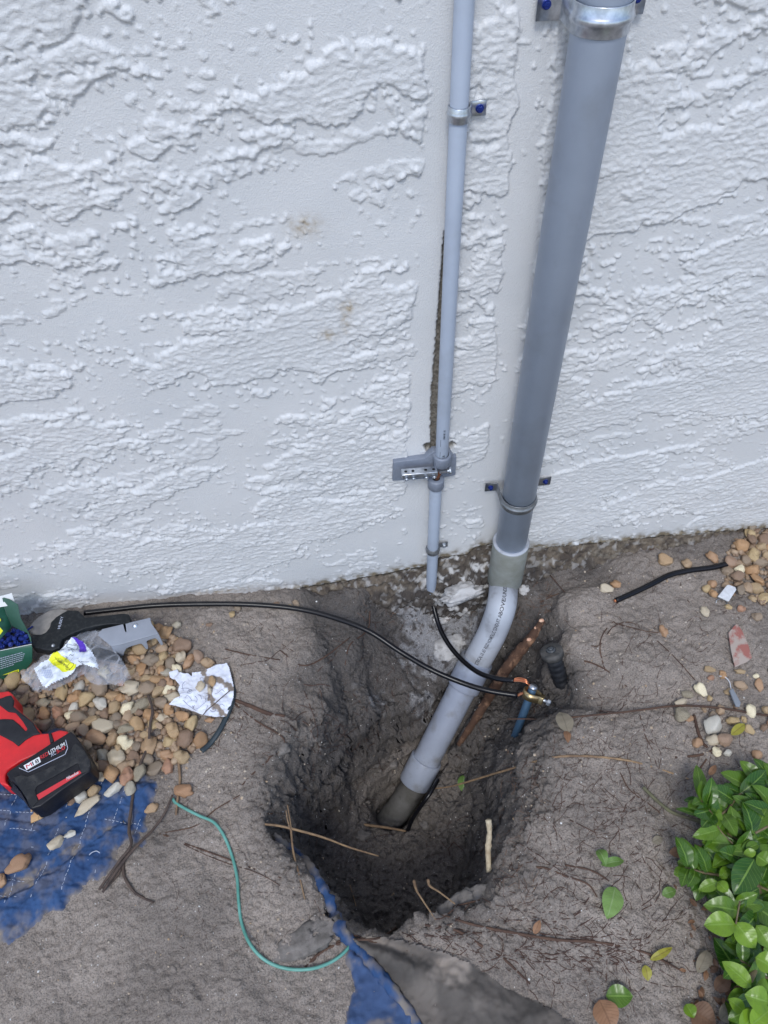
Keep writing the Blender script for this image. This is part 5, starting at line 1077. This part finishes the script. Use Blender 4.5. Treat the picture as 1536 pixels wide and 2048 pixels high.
for (L, r, lab) in [
 ([(1140, 1318), (1180, 1325), (1215, 1342), (1250, 1370), (1275, 1395)], [.0016, .0013, .0009], 'forked root curving right of the sprinkler head'),
 ([(1210, 1340), (1200, 1300), (1205, 1270), (1225, 1245), (1236, 1248), (1290, 1262), (1318, 1265)], [.0012, .0008], 'arching hair root left of the lone orange stone'),
 ([(1170, 1290), (1200, 1290), (1225, 1255), (1260, 1245), (1300, 1270), (1345, 1310), (1390, 1360)], [.0010, .0008], 'root looping over the bare soil right of the sprinkler'),
 ([(1375, 1200), (1400, 1235), (1410, 1260)], [.0008, .0006], 'short hair root above the lone tan stone'),
 ([(1280, 1430), (1290, 1470), (1305, 1500)], [.0009, .0007], 'dark hair root descending from the long root'),
 ([(1388, 1430), (1395, 1460), (1405, 1485), (1415, 1495)], [.003, .0035, .002], 'bent bark strip beside the big pale rounded stone'),
 ([(1350, 1515), (1400, 1510), (1425, 1500), (1432, 1490)], [.002, .0025, .002], 'dark twig below the round brown stone at right'),
 ([(1395, 1545), (1412, 1520), (1425, 1505)], [.0014, .0012], 'light twig pointing down to the shrub'),
 ([(1240, 1545), (1260, 1580), (1300, 1610), (1320, 1625)], [.001, .0008], 'thin root pointing at the shrub twig'),
 ([(1140, 1640), (1190, 1665), (1230, 1690)], [.0008, .0006], 'short curved rootlet above the green leaf'),
 ([(1130, 1730), (1180, 1740), (1215, 1760), (1240, 1785)], [.0014, .0010], 'brown root touching the flat green leaf'),
 ([(1000, 1745), (1080, 1735), (1130, 1752), (1175, 1768), (1195, 1795)], [.0014, .0016, .0010], 'brown root left of the flat green leaf'),
 ([(885, 1830), (950, 1850), (1040, 1868), (1120, 1880), (1200, 1885), (1290, 1905), (1370, 1945)], [.0012, .002, .0018, .0012], 'long brown root crossing the soil below the hole towards the shrub'),
 ([(850, 1850), (910, 1860), (960, 1890), (1010, 1920), (1060, 1968)], [.0018, .002, .0014], 'red-brown root running over the weed fabric edge'),
 ([(700, 1880), (760, 1875), (800, 1850), (850, 1830), (900, 1815), (960, 1800)], [.0016, .0014, .0010], 'root lying along the near rim of the hole'),
 ([(610, 1935), (650, 1900), (700, 1882), (760, 1885)], [.0022, .0018, .0014], 'root bundle crossing the blue blanket fold'),
 ([(620, 1920), (660, 1892), (705, 1872), (730, 1878)], [.0014, .0012], 'thin root beside the bundle over the blue fold'),
 ([(320, 1667), (370, 1687), (440, 1712), (500, 1735), (560, 1755), (600, 1775)], [.0009, .0012, .0010, .0006], 'brown root passing under the green wire'),
 ([(330, 1668), (390, 1700), (450, 1725), (520, 1748), (590, 1790)], [.0006, .0008, .0005], 'second root passing under the green wire'),
 ([(330, 1665), (390, 1652), (430, 1620), (480, 1590), (530, 1560)], [.0008, .0010, .0007], 'dark root slanting from the blanket to the left rim'),
 ([(470, 1400), (500, 1412), (540, 1428), (570, 1432)], [.0035, .0045, .003], 'thick earthy root right of the paper'),
 ([(470, 1408), (510, 1440), (560, 1470), (570, 1485)], [.0015, .0012], 'reddish root right of the paper heading down to the rim'),
 ([(480, 1575), (505, 1548), (535, 1522), (545, 1512), (595, 1510)], [.001, .0014, .0010], 'tan bent root on the left rim of the hole'),
 ([(545, 1627), (520, 1628)], [.0012, .0009], 'tiny pale root stub at the left rim'),
 ([(580, 1582), (595, 1576), (612, 1580)], [.0016, .0012], 'small reddish root stub on the left hole wall'),
 ([(560, 1300), (600, 1330), (640, 1320), (700, 1275)], [.001, .0014, .001], 'root in the trench bank under the long black wire'),
 ([(450, 1298), (500, 1310), (560, 1320)], [.0012, .0010], 'root right of the outer stones above the paper'),
 ([(740, 1222), (735, 1260), (700, 1290), (690, 1330)], [.0012, .0014, .001], 'root hanging down the trench bank behind the long wire'),
 ([(1100, 1150), (1130, 1185), (1145, 1200)], [.001, .0008], 'root near the wall right of the grey-green coupling'),
 ([(1060, 1215), (1110, 1190), (1160, 1175)], [.0012, .0009], 'root by the tip of the thick rusty root'),
 ([(1300, 1100), (1340, 1092), (1366, 1086)], [.0018, .0014], 'pale thin stick lying along the foundation at right')]:
    root(L, r, lab, m_rt)
root([(1286, 1574), (1310, 1598), (1345, 1625), (1390, 1640), (1430, 1652)], [.0035, .0035, .003], 'green-grey bare twig of the shrub reaching over the soil', M('mossy_twig', (.13, .13, .07), .85, c2=(.07, .06, .04), scale=60), .012, 'twig', 'twig')
root([(700, 1770), (706, 1790), (712, 1812)], [.0009, .0007], 'fine root on the near hole wall', m_rl, .004)
for a in [[(828, 1762, -.03), (833, 1780, -.02), (845, 1800, -.01), (872, 1840, .003)], [(856, 1760, -.03), (860, 1772, -.025), (880, 1785, -.015), (910, 1808, 0)]]:
    V, Fc = tube(vl(a), [.0026, .0016, .0010], 8, 8, wob=.2); add('root', V, Fc, m_rl, None, 'pale-tipped root standing up over the near rim, ' + ('left of a pair' if a[0][0] < 840 else 'right of a pair'), 'root')
# hair roots everywhere
L = []
def hair(px, py, n, st, r, ang=None):
    a = random.uniform(0, 6.28) if ang is None else ang; P = [(px, py)]
    for _ in range(n): a += random.gauss(0, .3); P.append((P[-1][0] + math.cos(a) * st, P[-1][1] + math.sin(a) * st))
    try: L.append(tube(gpath(P, .0006), [r, r * .5], 5, 3, False))
    except Exception: pass
for _ in range(300): hair(random.uniform(1060, 1500), random.uniform(1170, 2000), random.randint(4, 14), random.uniform(8, 14), random.uniform(.0003, .00055))
for _ in range(200): hair(random.uniform(440, 860), random.uniform(1230, 1560), random.randint(2, 5), random.uniform(6, 14), random.uniform(.00025, .0006))
for _ in range(80): hair(random.uniform(300, 700), random.uniform(1560, 1900), random.randint(2, 5), random.uniform(8, 15), random.uniform(.00025, .00045))
for _ in range(90): hair(random.uniform(780, 1250), random.uniform(1830, 1930), random.randint(6, 14), random.uniform(10, 20), random.uniform(.0004, .0009), random.uniform(-.2, .8))
for _ in range(70): hair(random.uniform(1040, 1330), random.uniform(1380, 1830), random.randint(8, 18), random.uniform(10, 16), random.uniform(.0004, .0008))
for _ in range(30): hair(random.uniform(330, 640), random.uniform(1300, 1500), random.randint(5, 9), random.uniform(10, 18), random.uniform(.0005, .0010))
for _ in range(24): hair(random.uniform(600, 1000), random.uniform(1450, 1800), random.randint(3, 7), random.uniform(10, 16), random.uniform(.0005, .0009))
for _ in range(45): hair(random.uniform(700, 1000), random.uniform(1460, 1800), random.randint(2, 5), random.uniform(6, 14), random.uniform(.0003, .0006))
V, Fc = join(L); add('hair_roots', V, Fc, M('hair_root', (.075, .040, .030), .9), None, 'web of fine dark hair roots in the soil surface', 'roots', kind='stuff')
L = []
for _ in range(170):
    px = random.choice([random.uniform(690, 860), random.uniform(860, 1000), random.uniform(1030, 1110), random.uniform(1030, 1100)]); py = random.uniform(1150, 1260) if px < 1110 and random.random() < .6 else random.uniform(1500, 1800)
    if py > 1400: px = random.uniform(1000, 1070)
    p = on_g(px, py, .002); q = p + np.array([random.gauss(0, .008), random.gauss(-.004, .008), random.gauss(.002, .006)]); s_ = q + np.array([random.gauss(0, .008), random.gauss(0, .008), random.gauss(0, .005)])
    L.append(tube([p, q, s_], [.0005, .0002], 5, 4, False))
V, Fc = join(L); add('root_fringe', V, Fc, M('fringe_root', (.14, .085, .06), .9), None, 'fringe of torn rootlets hanging along the trench edges', 'roots', kind='stuff')
m_deb = M('leaf_litter', (.12, .07, .045), .85, c2=(.25, .17, .1), scale=20)

# ================================================================ SMALL LITTER
m_tag = M('white_tag_plastic', (.62, .64, .67), .4, c2=(.5, .51, .53), scale=200)
V, Fc = slab([(1436, 1192), (1454, 1170), (1458, 1169), (1471, 1174), (1473, 1179), (1458, 1202)], .012, .004, .0012); tg = thing('white_tag', 'small white plastic tag with wire loops on the soil near the right-hand pebbles', 'tag', on_z(1455, 1186)); add('plate', V, Fc, m_tag, tg)
V, Fc = join([tube(gpath([(1442, 1197), (1434, 1200), (1432, 1206)], .004), .0009, 6, 4), tube(gpath([(1453, 1201), (1454, 1210), (1450, 1214)], .004), .0009, 6, 4)]); add('wire_loops', V, Fc, m_zinc, tg)
gt = thing('grey_tag', 'narrow grey plastic tag with a thin white wire on the soil at right', 'tag', on_z(1470, 1395))
V, Fc = slab([(1459, 1380), (1466, 1376), (1482, 1405), (1480, 1413), (1472, 1412)], .010, .005, .0014); add('tag_body', V, Fc, M('grey_tag', (.2, .22, .25), .45), gt)
V, Fc = tube(gpath([(1438, 1352), (1450, 1354), (1459, 1364), (1462, 1378)], .006), .0009, 8, 6); add('wire', V, Fc, m_tag, gt)
m_sh = M('red_painted_shard', (.36, .30, .26), .7, c2=(.30, .11, .09), scale=38, lo=.45, hi=.55)
V, Fc = slab([(1470, 1250), (1474, 1247), (1485, 1262), (1497, 1290), (1504, 1315), (1495, 1323), (1470, 1334), (1462, 1300), (1457, 1265)], .008, .003, .0008); add('painted_shard', V, Fc, m_sh, None, 'flat shard with red and white paint on the soil at right', 'shard')
V, Fc = slab(D_([(360, 1455), (480, 1440), (520, 1500), (470, 1580), (362, 1628)]), .012, .004, .001); add('wood_chip', V, Fc, M('orange_chip', (.48, .27, .12), .7, c2=(.6, .4, .2), scale=60), None, 'orange-tan wood chip standing on the blanket below the drill battery', 'wood chip')
V, Fc = slab(D_([(185, 1660), (230, 1640), (290, 1665), (220, 1700), (185, 1700)]), .010, .002, .0006); add('wood_chip', V, Fc, m_ppwh, None, 'pale curled chip on the blanket near the left edge', 'wood chip')
V, Fc = slab(D_([(775, 1560), (880, 1540), (885, 1555), (780, 1590)]), .010, .002, .0004); add('wood_chip', V, Fc, m_ppwh, None, 'narrow pale splinter on the blanket under the longest cream stone', 'wood chip')
V, Fc = tube(gpath([(176, 1720), (180, 1708), (192, 1702), (200, 1706)], .011), .0007, 6, 6); add('loose_thread', V, Fc, m_st, None, 'curled white thread on the blue blanket', 'thread')

# ================================================================ LEAVES
def leafgeo(P0, P1, wid, nrm, fold=.25, arch=.12, nu=7, nv=12, tipp=.75, curl=0.):
    P0 = np.array(P0, float); P1 = np.array(P1, float); d = P1 - P0; L = np.linalg.norm(d); d = d / L
    n = unit(np.array(nrm, float) - d * d.dot(nrm)); s = np.cross(n, d); V = []; ua = []; va = []
    for i in range(nv):
        t = i / (nv - 1); w_ = wid * .5 * (math.sin(math.pi * min(1, max(0, t ** .85))) ** tipp if 0 < t < 1 else .02)
        for j in range(nu):
            u = -1 + 2 * j / (nu - 1)
            V.append(P0 + d * L * t + s * w_ * u + n * (abs(u) * w_ * fold + arch * L * math.sin(math.pi * t) + curl * w_ * u * u * u + .012 * L * math.sin(t * 19 + u)))
            ua.append(u); va.append(t)
    Fc = [[i * nu + j, i * nu + j + 1, (i + 1) * nu + j + 1, (i + 1) * nu + j] for i in range(nv - 1) for j in range(nu - 1)]
    return np.array(V), Fc, ua, va
def leafmat(name, ca, cb, vein, rough=.35):
    m = M(name, ca, rough, c2=ca, scale=5, spec=.5); nt_, b_, tc_, noise_, remap_, mix_, col_ = m_nodes[name]
    c = mix_(attr(nt_, 'tone'), ca, cb); c = mix_(mathn(nt_, 'MULTIPLY', remap_(noise_(60, 4), .5, .75), .35), c, tuple(q * .6 for q in ca))
    uu = mathn(nt_, 'ABSOLUTE', attr(nt_, 'lu')); mid = mathn(nt_, 'LESS_THAN', uu, .07)
    v2 = mathn(nt_, 'SUBTRACT', mathn(nt_, 'MULTIPLY', attr(nt_, 'lv'), 9.), mathn(nt_, 'MULTIPLY', uu, 2.2)); fr = mathn(nt_, 'FRACT', v2); ve = mathn(nt_, 'MULTIPLY', mathn(nt_, 'LESS_THAN', fr, .12), .45)
    c = mix_(mathn(nt_, 'MULTIPLY', mathn(nt_, 'MAXIMUM', mid, ve), .6), c, vein); nt_.links.new(c, b_.inputs['Base Color'])
    bp = nt_.nodes.new('ShaderNodeBump'); bp.inputs['Distance'].default_value = .0008; nt_.links.new(mathn(nt_, 'MAXIMUM', mid, ve), bp.inputs['Height']); bp.invert = True; nt_.links.new(bp.outputs[0], b_.inputs['Normal'])
    tl = nt_.nodes.new('ShaderNodeBsdfTranslucent'); nt_.links.new(c, tl.inputs[0]); mx = nt_.nodes.new('ShaderNodeMixShader'); mx.inputs[0].default_value = .25
    nt_.links.new(b_.outputs[0], mx.inputs[1]); nt_.links.new(tl.outputs[0], mx.inputs[2]); nt_.links.new(mx.outputs[0], nt_.nodes['Material Output'].inputs[0]); return m
m_lf = leafmat('glossy_leaf', (.032, .10, .010), (.22, .37, .028), (.26, .42, .08), .28)
def leaves_obj(name, LS, m, parent=None, **k):
    V = []; Fc = []; U = []; T = []; TO = []; n = 0
    for (v, f, ua, va, tone) in LS:
        V.append(v); Fc += [[i + n for i in q] for q in f]; n += len(v); U += ua; T += va; TO += [tone] * len(v)
    return add(name, np.vstack(V), Fc, m, parent, attrs={'lu': U, 'lv': T, 'tone': TO}, **k)
sh_ = thing('leafy_shrub', 'glossy bright green shrub at the lower right corner', 'shrub', on_g(1520, 1800))
S_ = lambda a, b: (a / 3.737 + 1136, b / 3.737 + 1500)
# leaves seen in the photograph: base, tip (crop pixels), width px, height, tone
LV = [((1005,390),(960,110),85,.07,.35),((1000,390),(865,378),60,.065,.1),((1130,590),(1010,385),120,.085,.45),((1130,595),(930,650),95,.09,.5),((1210,700),(1000,690),125,.085,.45),((1000,505),(800,440),50,.06,.2),
 ((1310,390),(1165,240),90,.06,.05),((1095,420),(1105,270),40,.05,.1),((1280,330),(1480,150),120,.06,.05),((1200,520),(1190,400),90,.05,.05),((1230,690),(1225,520),90,.055,.05),((1400,640),(1265,500),110,.075,.3),((1480,560),(1400,385),95,.075,.25),
 ((1350,690),(1495,640),100,.07,.3),((1380,760),(1190,760),90,.08,.35),((1405,760),(1310,780),55,.10,.9),((1410,790),(1495,850),110,.10,.55),((1390,815),(1240,1080),165,.10,.02),((1195,1060),(1120,985),75,.10,.85),((1120,985),(975,1050),75,.085,.7),((1190,960),(1130,920),60,.08,.7),
 ((1270,1200),(1010,1160),130,.085,.4),((1250,1300),(1015,1310),140,.105,.85),((1255,1290),(1400,1480),130,.105,.8),((1300,1160),(1495,1250),130,.08,.1),((1410,1310),(1520,1480),110,.10,.7),((1400,1110),(1495,1270),80,.08,.15),((1290,1160),(1170,1160),70,.08,.5),
 ((1310,1480),(1170,1430),80,.07,.25),((1370,1770),(1150,1580),105,.12,.85),((1400,1550),(1540,1640),120,.12,.9),((1495,1880),(1320,1830),140,.125,.9),((1320,1960),(1200,1860),80,.10,.75),((1290,2100),(1400,1950),110,.12,.85),((1365,2060),(1520,1930),110,.13,.95),((1410,1750),(1500,1800),90,.11,.6),
 ((1450,980),(1495,860),80,.07,.1),((1480,1010),(1390,880),70,.07,.1),((1330,740),(1430,700),60,.09,.4),((880,870),(820,830),60,.05,.5),((880,880),(950,850),60,.05,.6),((870,900),(790,930),70,.05,.7),((880,910),(900,990),60,.045,.6),((900,880),(880,800),60,.055,.6),((960,980),(1060,930),45,.05,.4),((1060,900),(1010,830),50,.06,.5),((1080,880),(1140,830),50,.065,.6),((1200,880),(1130,960),60,.07,.6),
 ((1300,1560),(1270,1640),60,.05,.2),((1390,1600),(1350,1700),60,.05,.15),((1250,1520),(1340,1480),50,.06,.3),((1130,1060),(1210,1120),60,.06,.35),((1470,420),(1530,330),90,.06,.1),((1360,520),(1500,480),80,.06,.15),((1200,600),(1140,520),60,.05,.1),((1290,600),(1300,700),60,.05,.1),((1460,1480),(1536,1560),90,.09,.5),((1200,250),(1300,310),60,.04,.05),((1330,180),(1495,230),110,.05,.1)]
LS = []
for i, (a, b, w_, z, tone) in enumerate(LV):
    A = on_z(*S_(*a), z * .75); B = on_z(*S_(*b), z * .75 + random.uniform(-.014, .006)); sc1 = .00078
    LS.append((*leafgeo(A, B, w_ / 3.737 * sc1 * 1.12, unit(np.array([random.uniform(-.35, .35), random.uniform(-.3, .2), 1])), random.uniform(.15, .4), random.uniform(.03, .14)), min(1, max(0, tone + random.uniform(-.1, .1)))))
stems = []
spine = [((1560, 1560), (1500, 1570), (1440, 1630), (1400, 1600)), ((1570, 1700), (1500, 1690), (1440, 1660)), ((1580, 1800), (1500, 1760), (1470, 1700)), ((1580, 1880), (1480, 1850), (1470, 1800)), ((1600, 1990), (1540, 1960), (1480, 1920)), ((1590, 2060), (1530, 2020), (1490, 1980)), ((1560, 1740), (1440, 1750), (1370, 1735)), ((1590, 1600), (1520, 1620), (1500, 1660))]
for sp in spine:
    P = [on_z(p[0], p[1], .02 + .04 * k / 3 + .02 * random.random()) for k, p in enumerate(sp)]; stems.append(tube(P, [.0030, .0022, .0014], 8, 8, wob=.1))
    C = crom(P, 10)
    for k in range(1, len(C) - 1, 2):
        for sgn in (-1, 1):
            t = unit(C[k + 1] - C[k - 1]); s = np.cross(t, [0, 0, 1]) * sgn; d = unit(t * .5 + s + np.array([0, 0, random.uniform(-.4, .5)])); Ln = random.uniform(.030, .050)
            LS.append((*leafgeo(C[k], C[k] + d * Ln, Ln * random.uniform(.48, .6), unit([random.uniform(-.5, .5), random.uniform(-.5, .5), 1]), random.uniform(.15, .4), random.uniform(.0, .15)), random.uniform(0, .45)))
for _ in range(210):   # inner and outer leaves of the clump, denser towards its middle beyond the frame
    px = 1470 + abs(random.gauss(0, 1)) * 110 + (30 if random.random() < .3 else 0); py = random.uniform(1600, 2160); px += max(0, 1680 - py) * .35
    if px < 1490 and (1560 < py < 1600 or 1850 < py < 1930): px += 40
    A = on_z(px, py, random.uniform(.0, .06)); a = random.uniform(0, 6.28); Ln = random.uniform(.038, .060); el_ = random.uniform(-.4, .5)
    LS.append((*leafgeo(A, A + Ln * np.array([math.cos(a) * math.cos(el_), math.sin(a) * math.cos(el_), math.sin(el_)]), Ln * random.uniform(.45, .6), unit([random.uniform(-.7, .7), random.uniform(-.7, .7), 1]), random.uniform(.15, .4), random.uniform(0, .15)), random.random() ** 2 * .45))
leaves_obj('foliage', LS, m_lf, sh_)
tr1 = [on_g(1560, 1800, -.01), on_z(1520, 1790, .03), on_z(1500, 1700, .06)]; tr2 = [on_g(1570, 1880, -.01), on_z(1530, 1900, .05), on_z(1500, 1960, .08)]
V, Fc = join(stems + [tube(tr1, [.006, .004], 10, 8), tube(tr2, [.006, .004], 10, 8), tube([on_z(*S_(1495, 570), .085), on_z(*S_(1400, 620), .082)], .0018, 8, 4), tube([on_z(*S_(1285, 1130), .09), on_z(*S_(1255, 1300), .082)], .0012, 8, 4), tube([on_z(*S_(1005, 380), .05), on_z(*S_(1130, 590), .065), on_z(*S_(1230, 700), .062)], .0012, 8, 4)])
add('stems', V, Fc, M('shrub_stem', (.16, .13, .06), .7, c2=(.09, .06, .035), scale=50), sh_)
def fallen(px, py, qx, qy, wpx, m, tone, label, h=.005, fold=.22, arch=.09, name='fallen_leaf', curl=0., seed=0):
    A = on_g(px, py, h); B = on_g(qx, qy, h + .002); LSx = [(*leafgeo(A, B, wpx * .00080, (0, -.1, 1), fold, arch, curl=curl), tone)]
    return leaves_obj(name, LSx, m, None, label=label, cat='leaf')
m_lp = leafmat('pale_green_leaf', (.13, .24, .05), (.22, .36, .10), (.3, .42, .18), .5)
m_lb = leafmat('dry_brown_leaf', (.13, .075, .05), (.36, .19, .10), (.2, .1, .05), .6)
m_lg = leafmat('dusty_tan_leaf', (.25, .22, .17), (.33, .28, .2), (.2, .17, .12), .8)
m_ly = leafmat('yellow_leaf', (.36, .33, .04), (.45, .42, .08), (.2, .12, .04), .5)
fallen(1230, 1774, 1214, 1838, 40, m_lp, .8, 'fresh pale green leaf lying flat on bare soil right of the hole')
fallen(1212, 1992, 1266, 1992, 36, m_lf, .3, 'dark green leaf on the soil above the orange-brown leaf')
fallen(1198, 2000, 1226, 2062, 46, m_lb, .9, 'orange-brown leaf at the bottom edge right of the fabric')
fallen(1372, 2008, 1388, 2036, 24, m_lf, .7, 'small bright green leaf over the brown one near the bottom right', .008)
fallen(1380, 2020, 1432, 2052, 50, m_lb, .3, 'large brown leaf at the bottom near the shrub')
fallen(1338, 1705, 1372, 1706, 20, m_lb, .4, 'small red-brown leaf at the left foot of the shrub', .004)
fallen(1290, 1930, 1296, 1962, 18, m_ly, .5, 'yellow leaf with a brown blotch on the soil left of the shrub')
fallen(1195, 1700, 1212, 1732, 22, m_lp, .1, 'curled green leaf part above the pale flat leaf', .006, .5, .3)
fallen(1202, 1730, 1248, 1722, 18, m_lp, .0, 'curled green leaf strip right of the other curled piece', .005, .5, .3)
fallen(1324, 1790, 1352, 1780, 20, m_lp, .1, 'dull green leaf fragment left of the shrub', .003)
fallen(1305, 1685, 1325, 1675, 16, m_lg, .3, 'small olive-brown round leaf on the soil', .003)
fallen(1136, 1466, 1120, 1424, 38, m_lg, .6, 'dusty tan oval leaf on the rim right of the ground rod', .006, .15, .1)
fallen(1132, 1462, 1136, 1486, 16, m_lb, .8, 'torn brown piece hanging below the dusty tan leaf', .006, .3, .1)
fallen(928, 1550, 926, 1585, 32, m_lp, .0, 'dull green leaf on the hole wall under the long tan root', .006, .2, .1)
fallen(1462, 1470, 1490, 1448, 20, m_ly, .2, 'mustard-yellow leaf among the stones at right', .006)
fallen(1068, 1868, 1080, 1840, 14, m_lb, .9, 'small orange leaf scrap below the hole on the right', .004)
fallen(1418, 1550, 1432, 1530, 13, m_lb, .8, 'tan leaf scrap just above the shrub', .004)
fallen(1402, 1900, 1420, 1935, 24, m_lg, .3, 'dry greyish-brown leaf at the foot of the shrub', .004)
fallen(1395, 1690, 1404, 1715, 20, m_lb, .9, 'light brown leaf tucked under the left side of the shrub', .01)
fallen(1300, 1920, 1345, 1895, 14, m_ly, .0, 'faded yellow scrap left of the shrub foot', .003)
for i, (a, b, c_, d_, w_, mm, lab) in enumerate([(1430, 1980, 1460, 1950, 26, m_lb, 'reddish dead leaf under the lower shrub branches'), (1440, 2040, 1470, 2010, 30, m_lg, 'grey dead leaf at the bottom edge under the shrub'), (1395, 1945, 1415, 1900, 22, m_lg, 'upright brown bark-like leaf beside the shrub foot'), (1465, 1990, 1490, 1980, 22, m_lb, 'tan dead leaf in the litter below the shrub')]):
    fallen(a, b, c_, d_, w_, mm, .4, lab, .006, .3, .1)
LS = []
for _ in range(110):
    px = random.gauss(1445, 40); py = random.uniform(1690, 2060); A = on_g(min(px, 1560), py, .003); a = random.uniform(0, 6.28); Ln = random.uniform(.004, .016)
    LS.append((*leafgeo(A, A + Ln * np.array([math.cos(a), math.sin(a), random.uniform(-.1, .3)]), Ln * .5, unit([random.uniform(-.4, .4), random.uniform(-.4, .4), 1]), .3, .1, 4, 6), random.random()))
leaves_obj('leaf_litter', LS, m_lb, None, label='crumbled dead leaves under the shrub', cat='leaf litter', kind='stuff')
print('PEBBLES', n1, n2, len(placed))
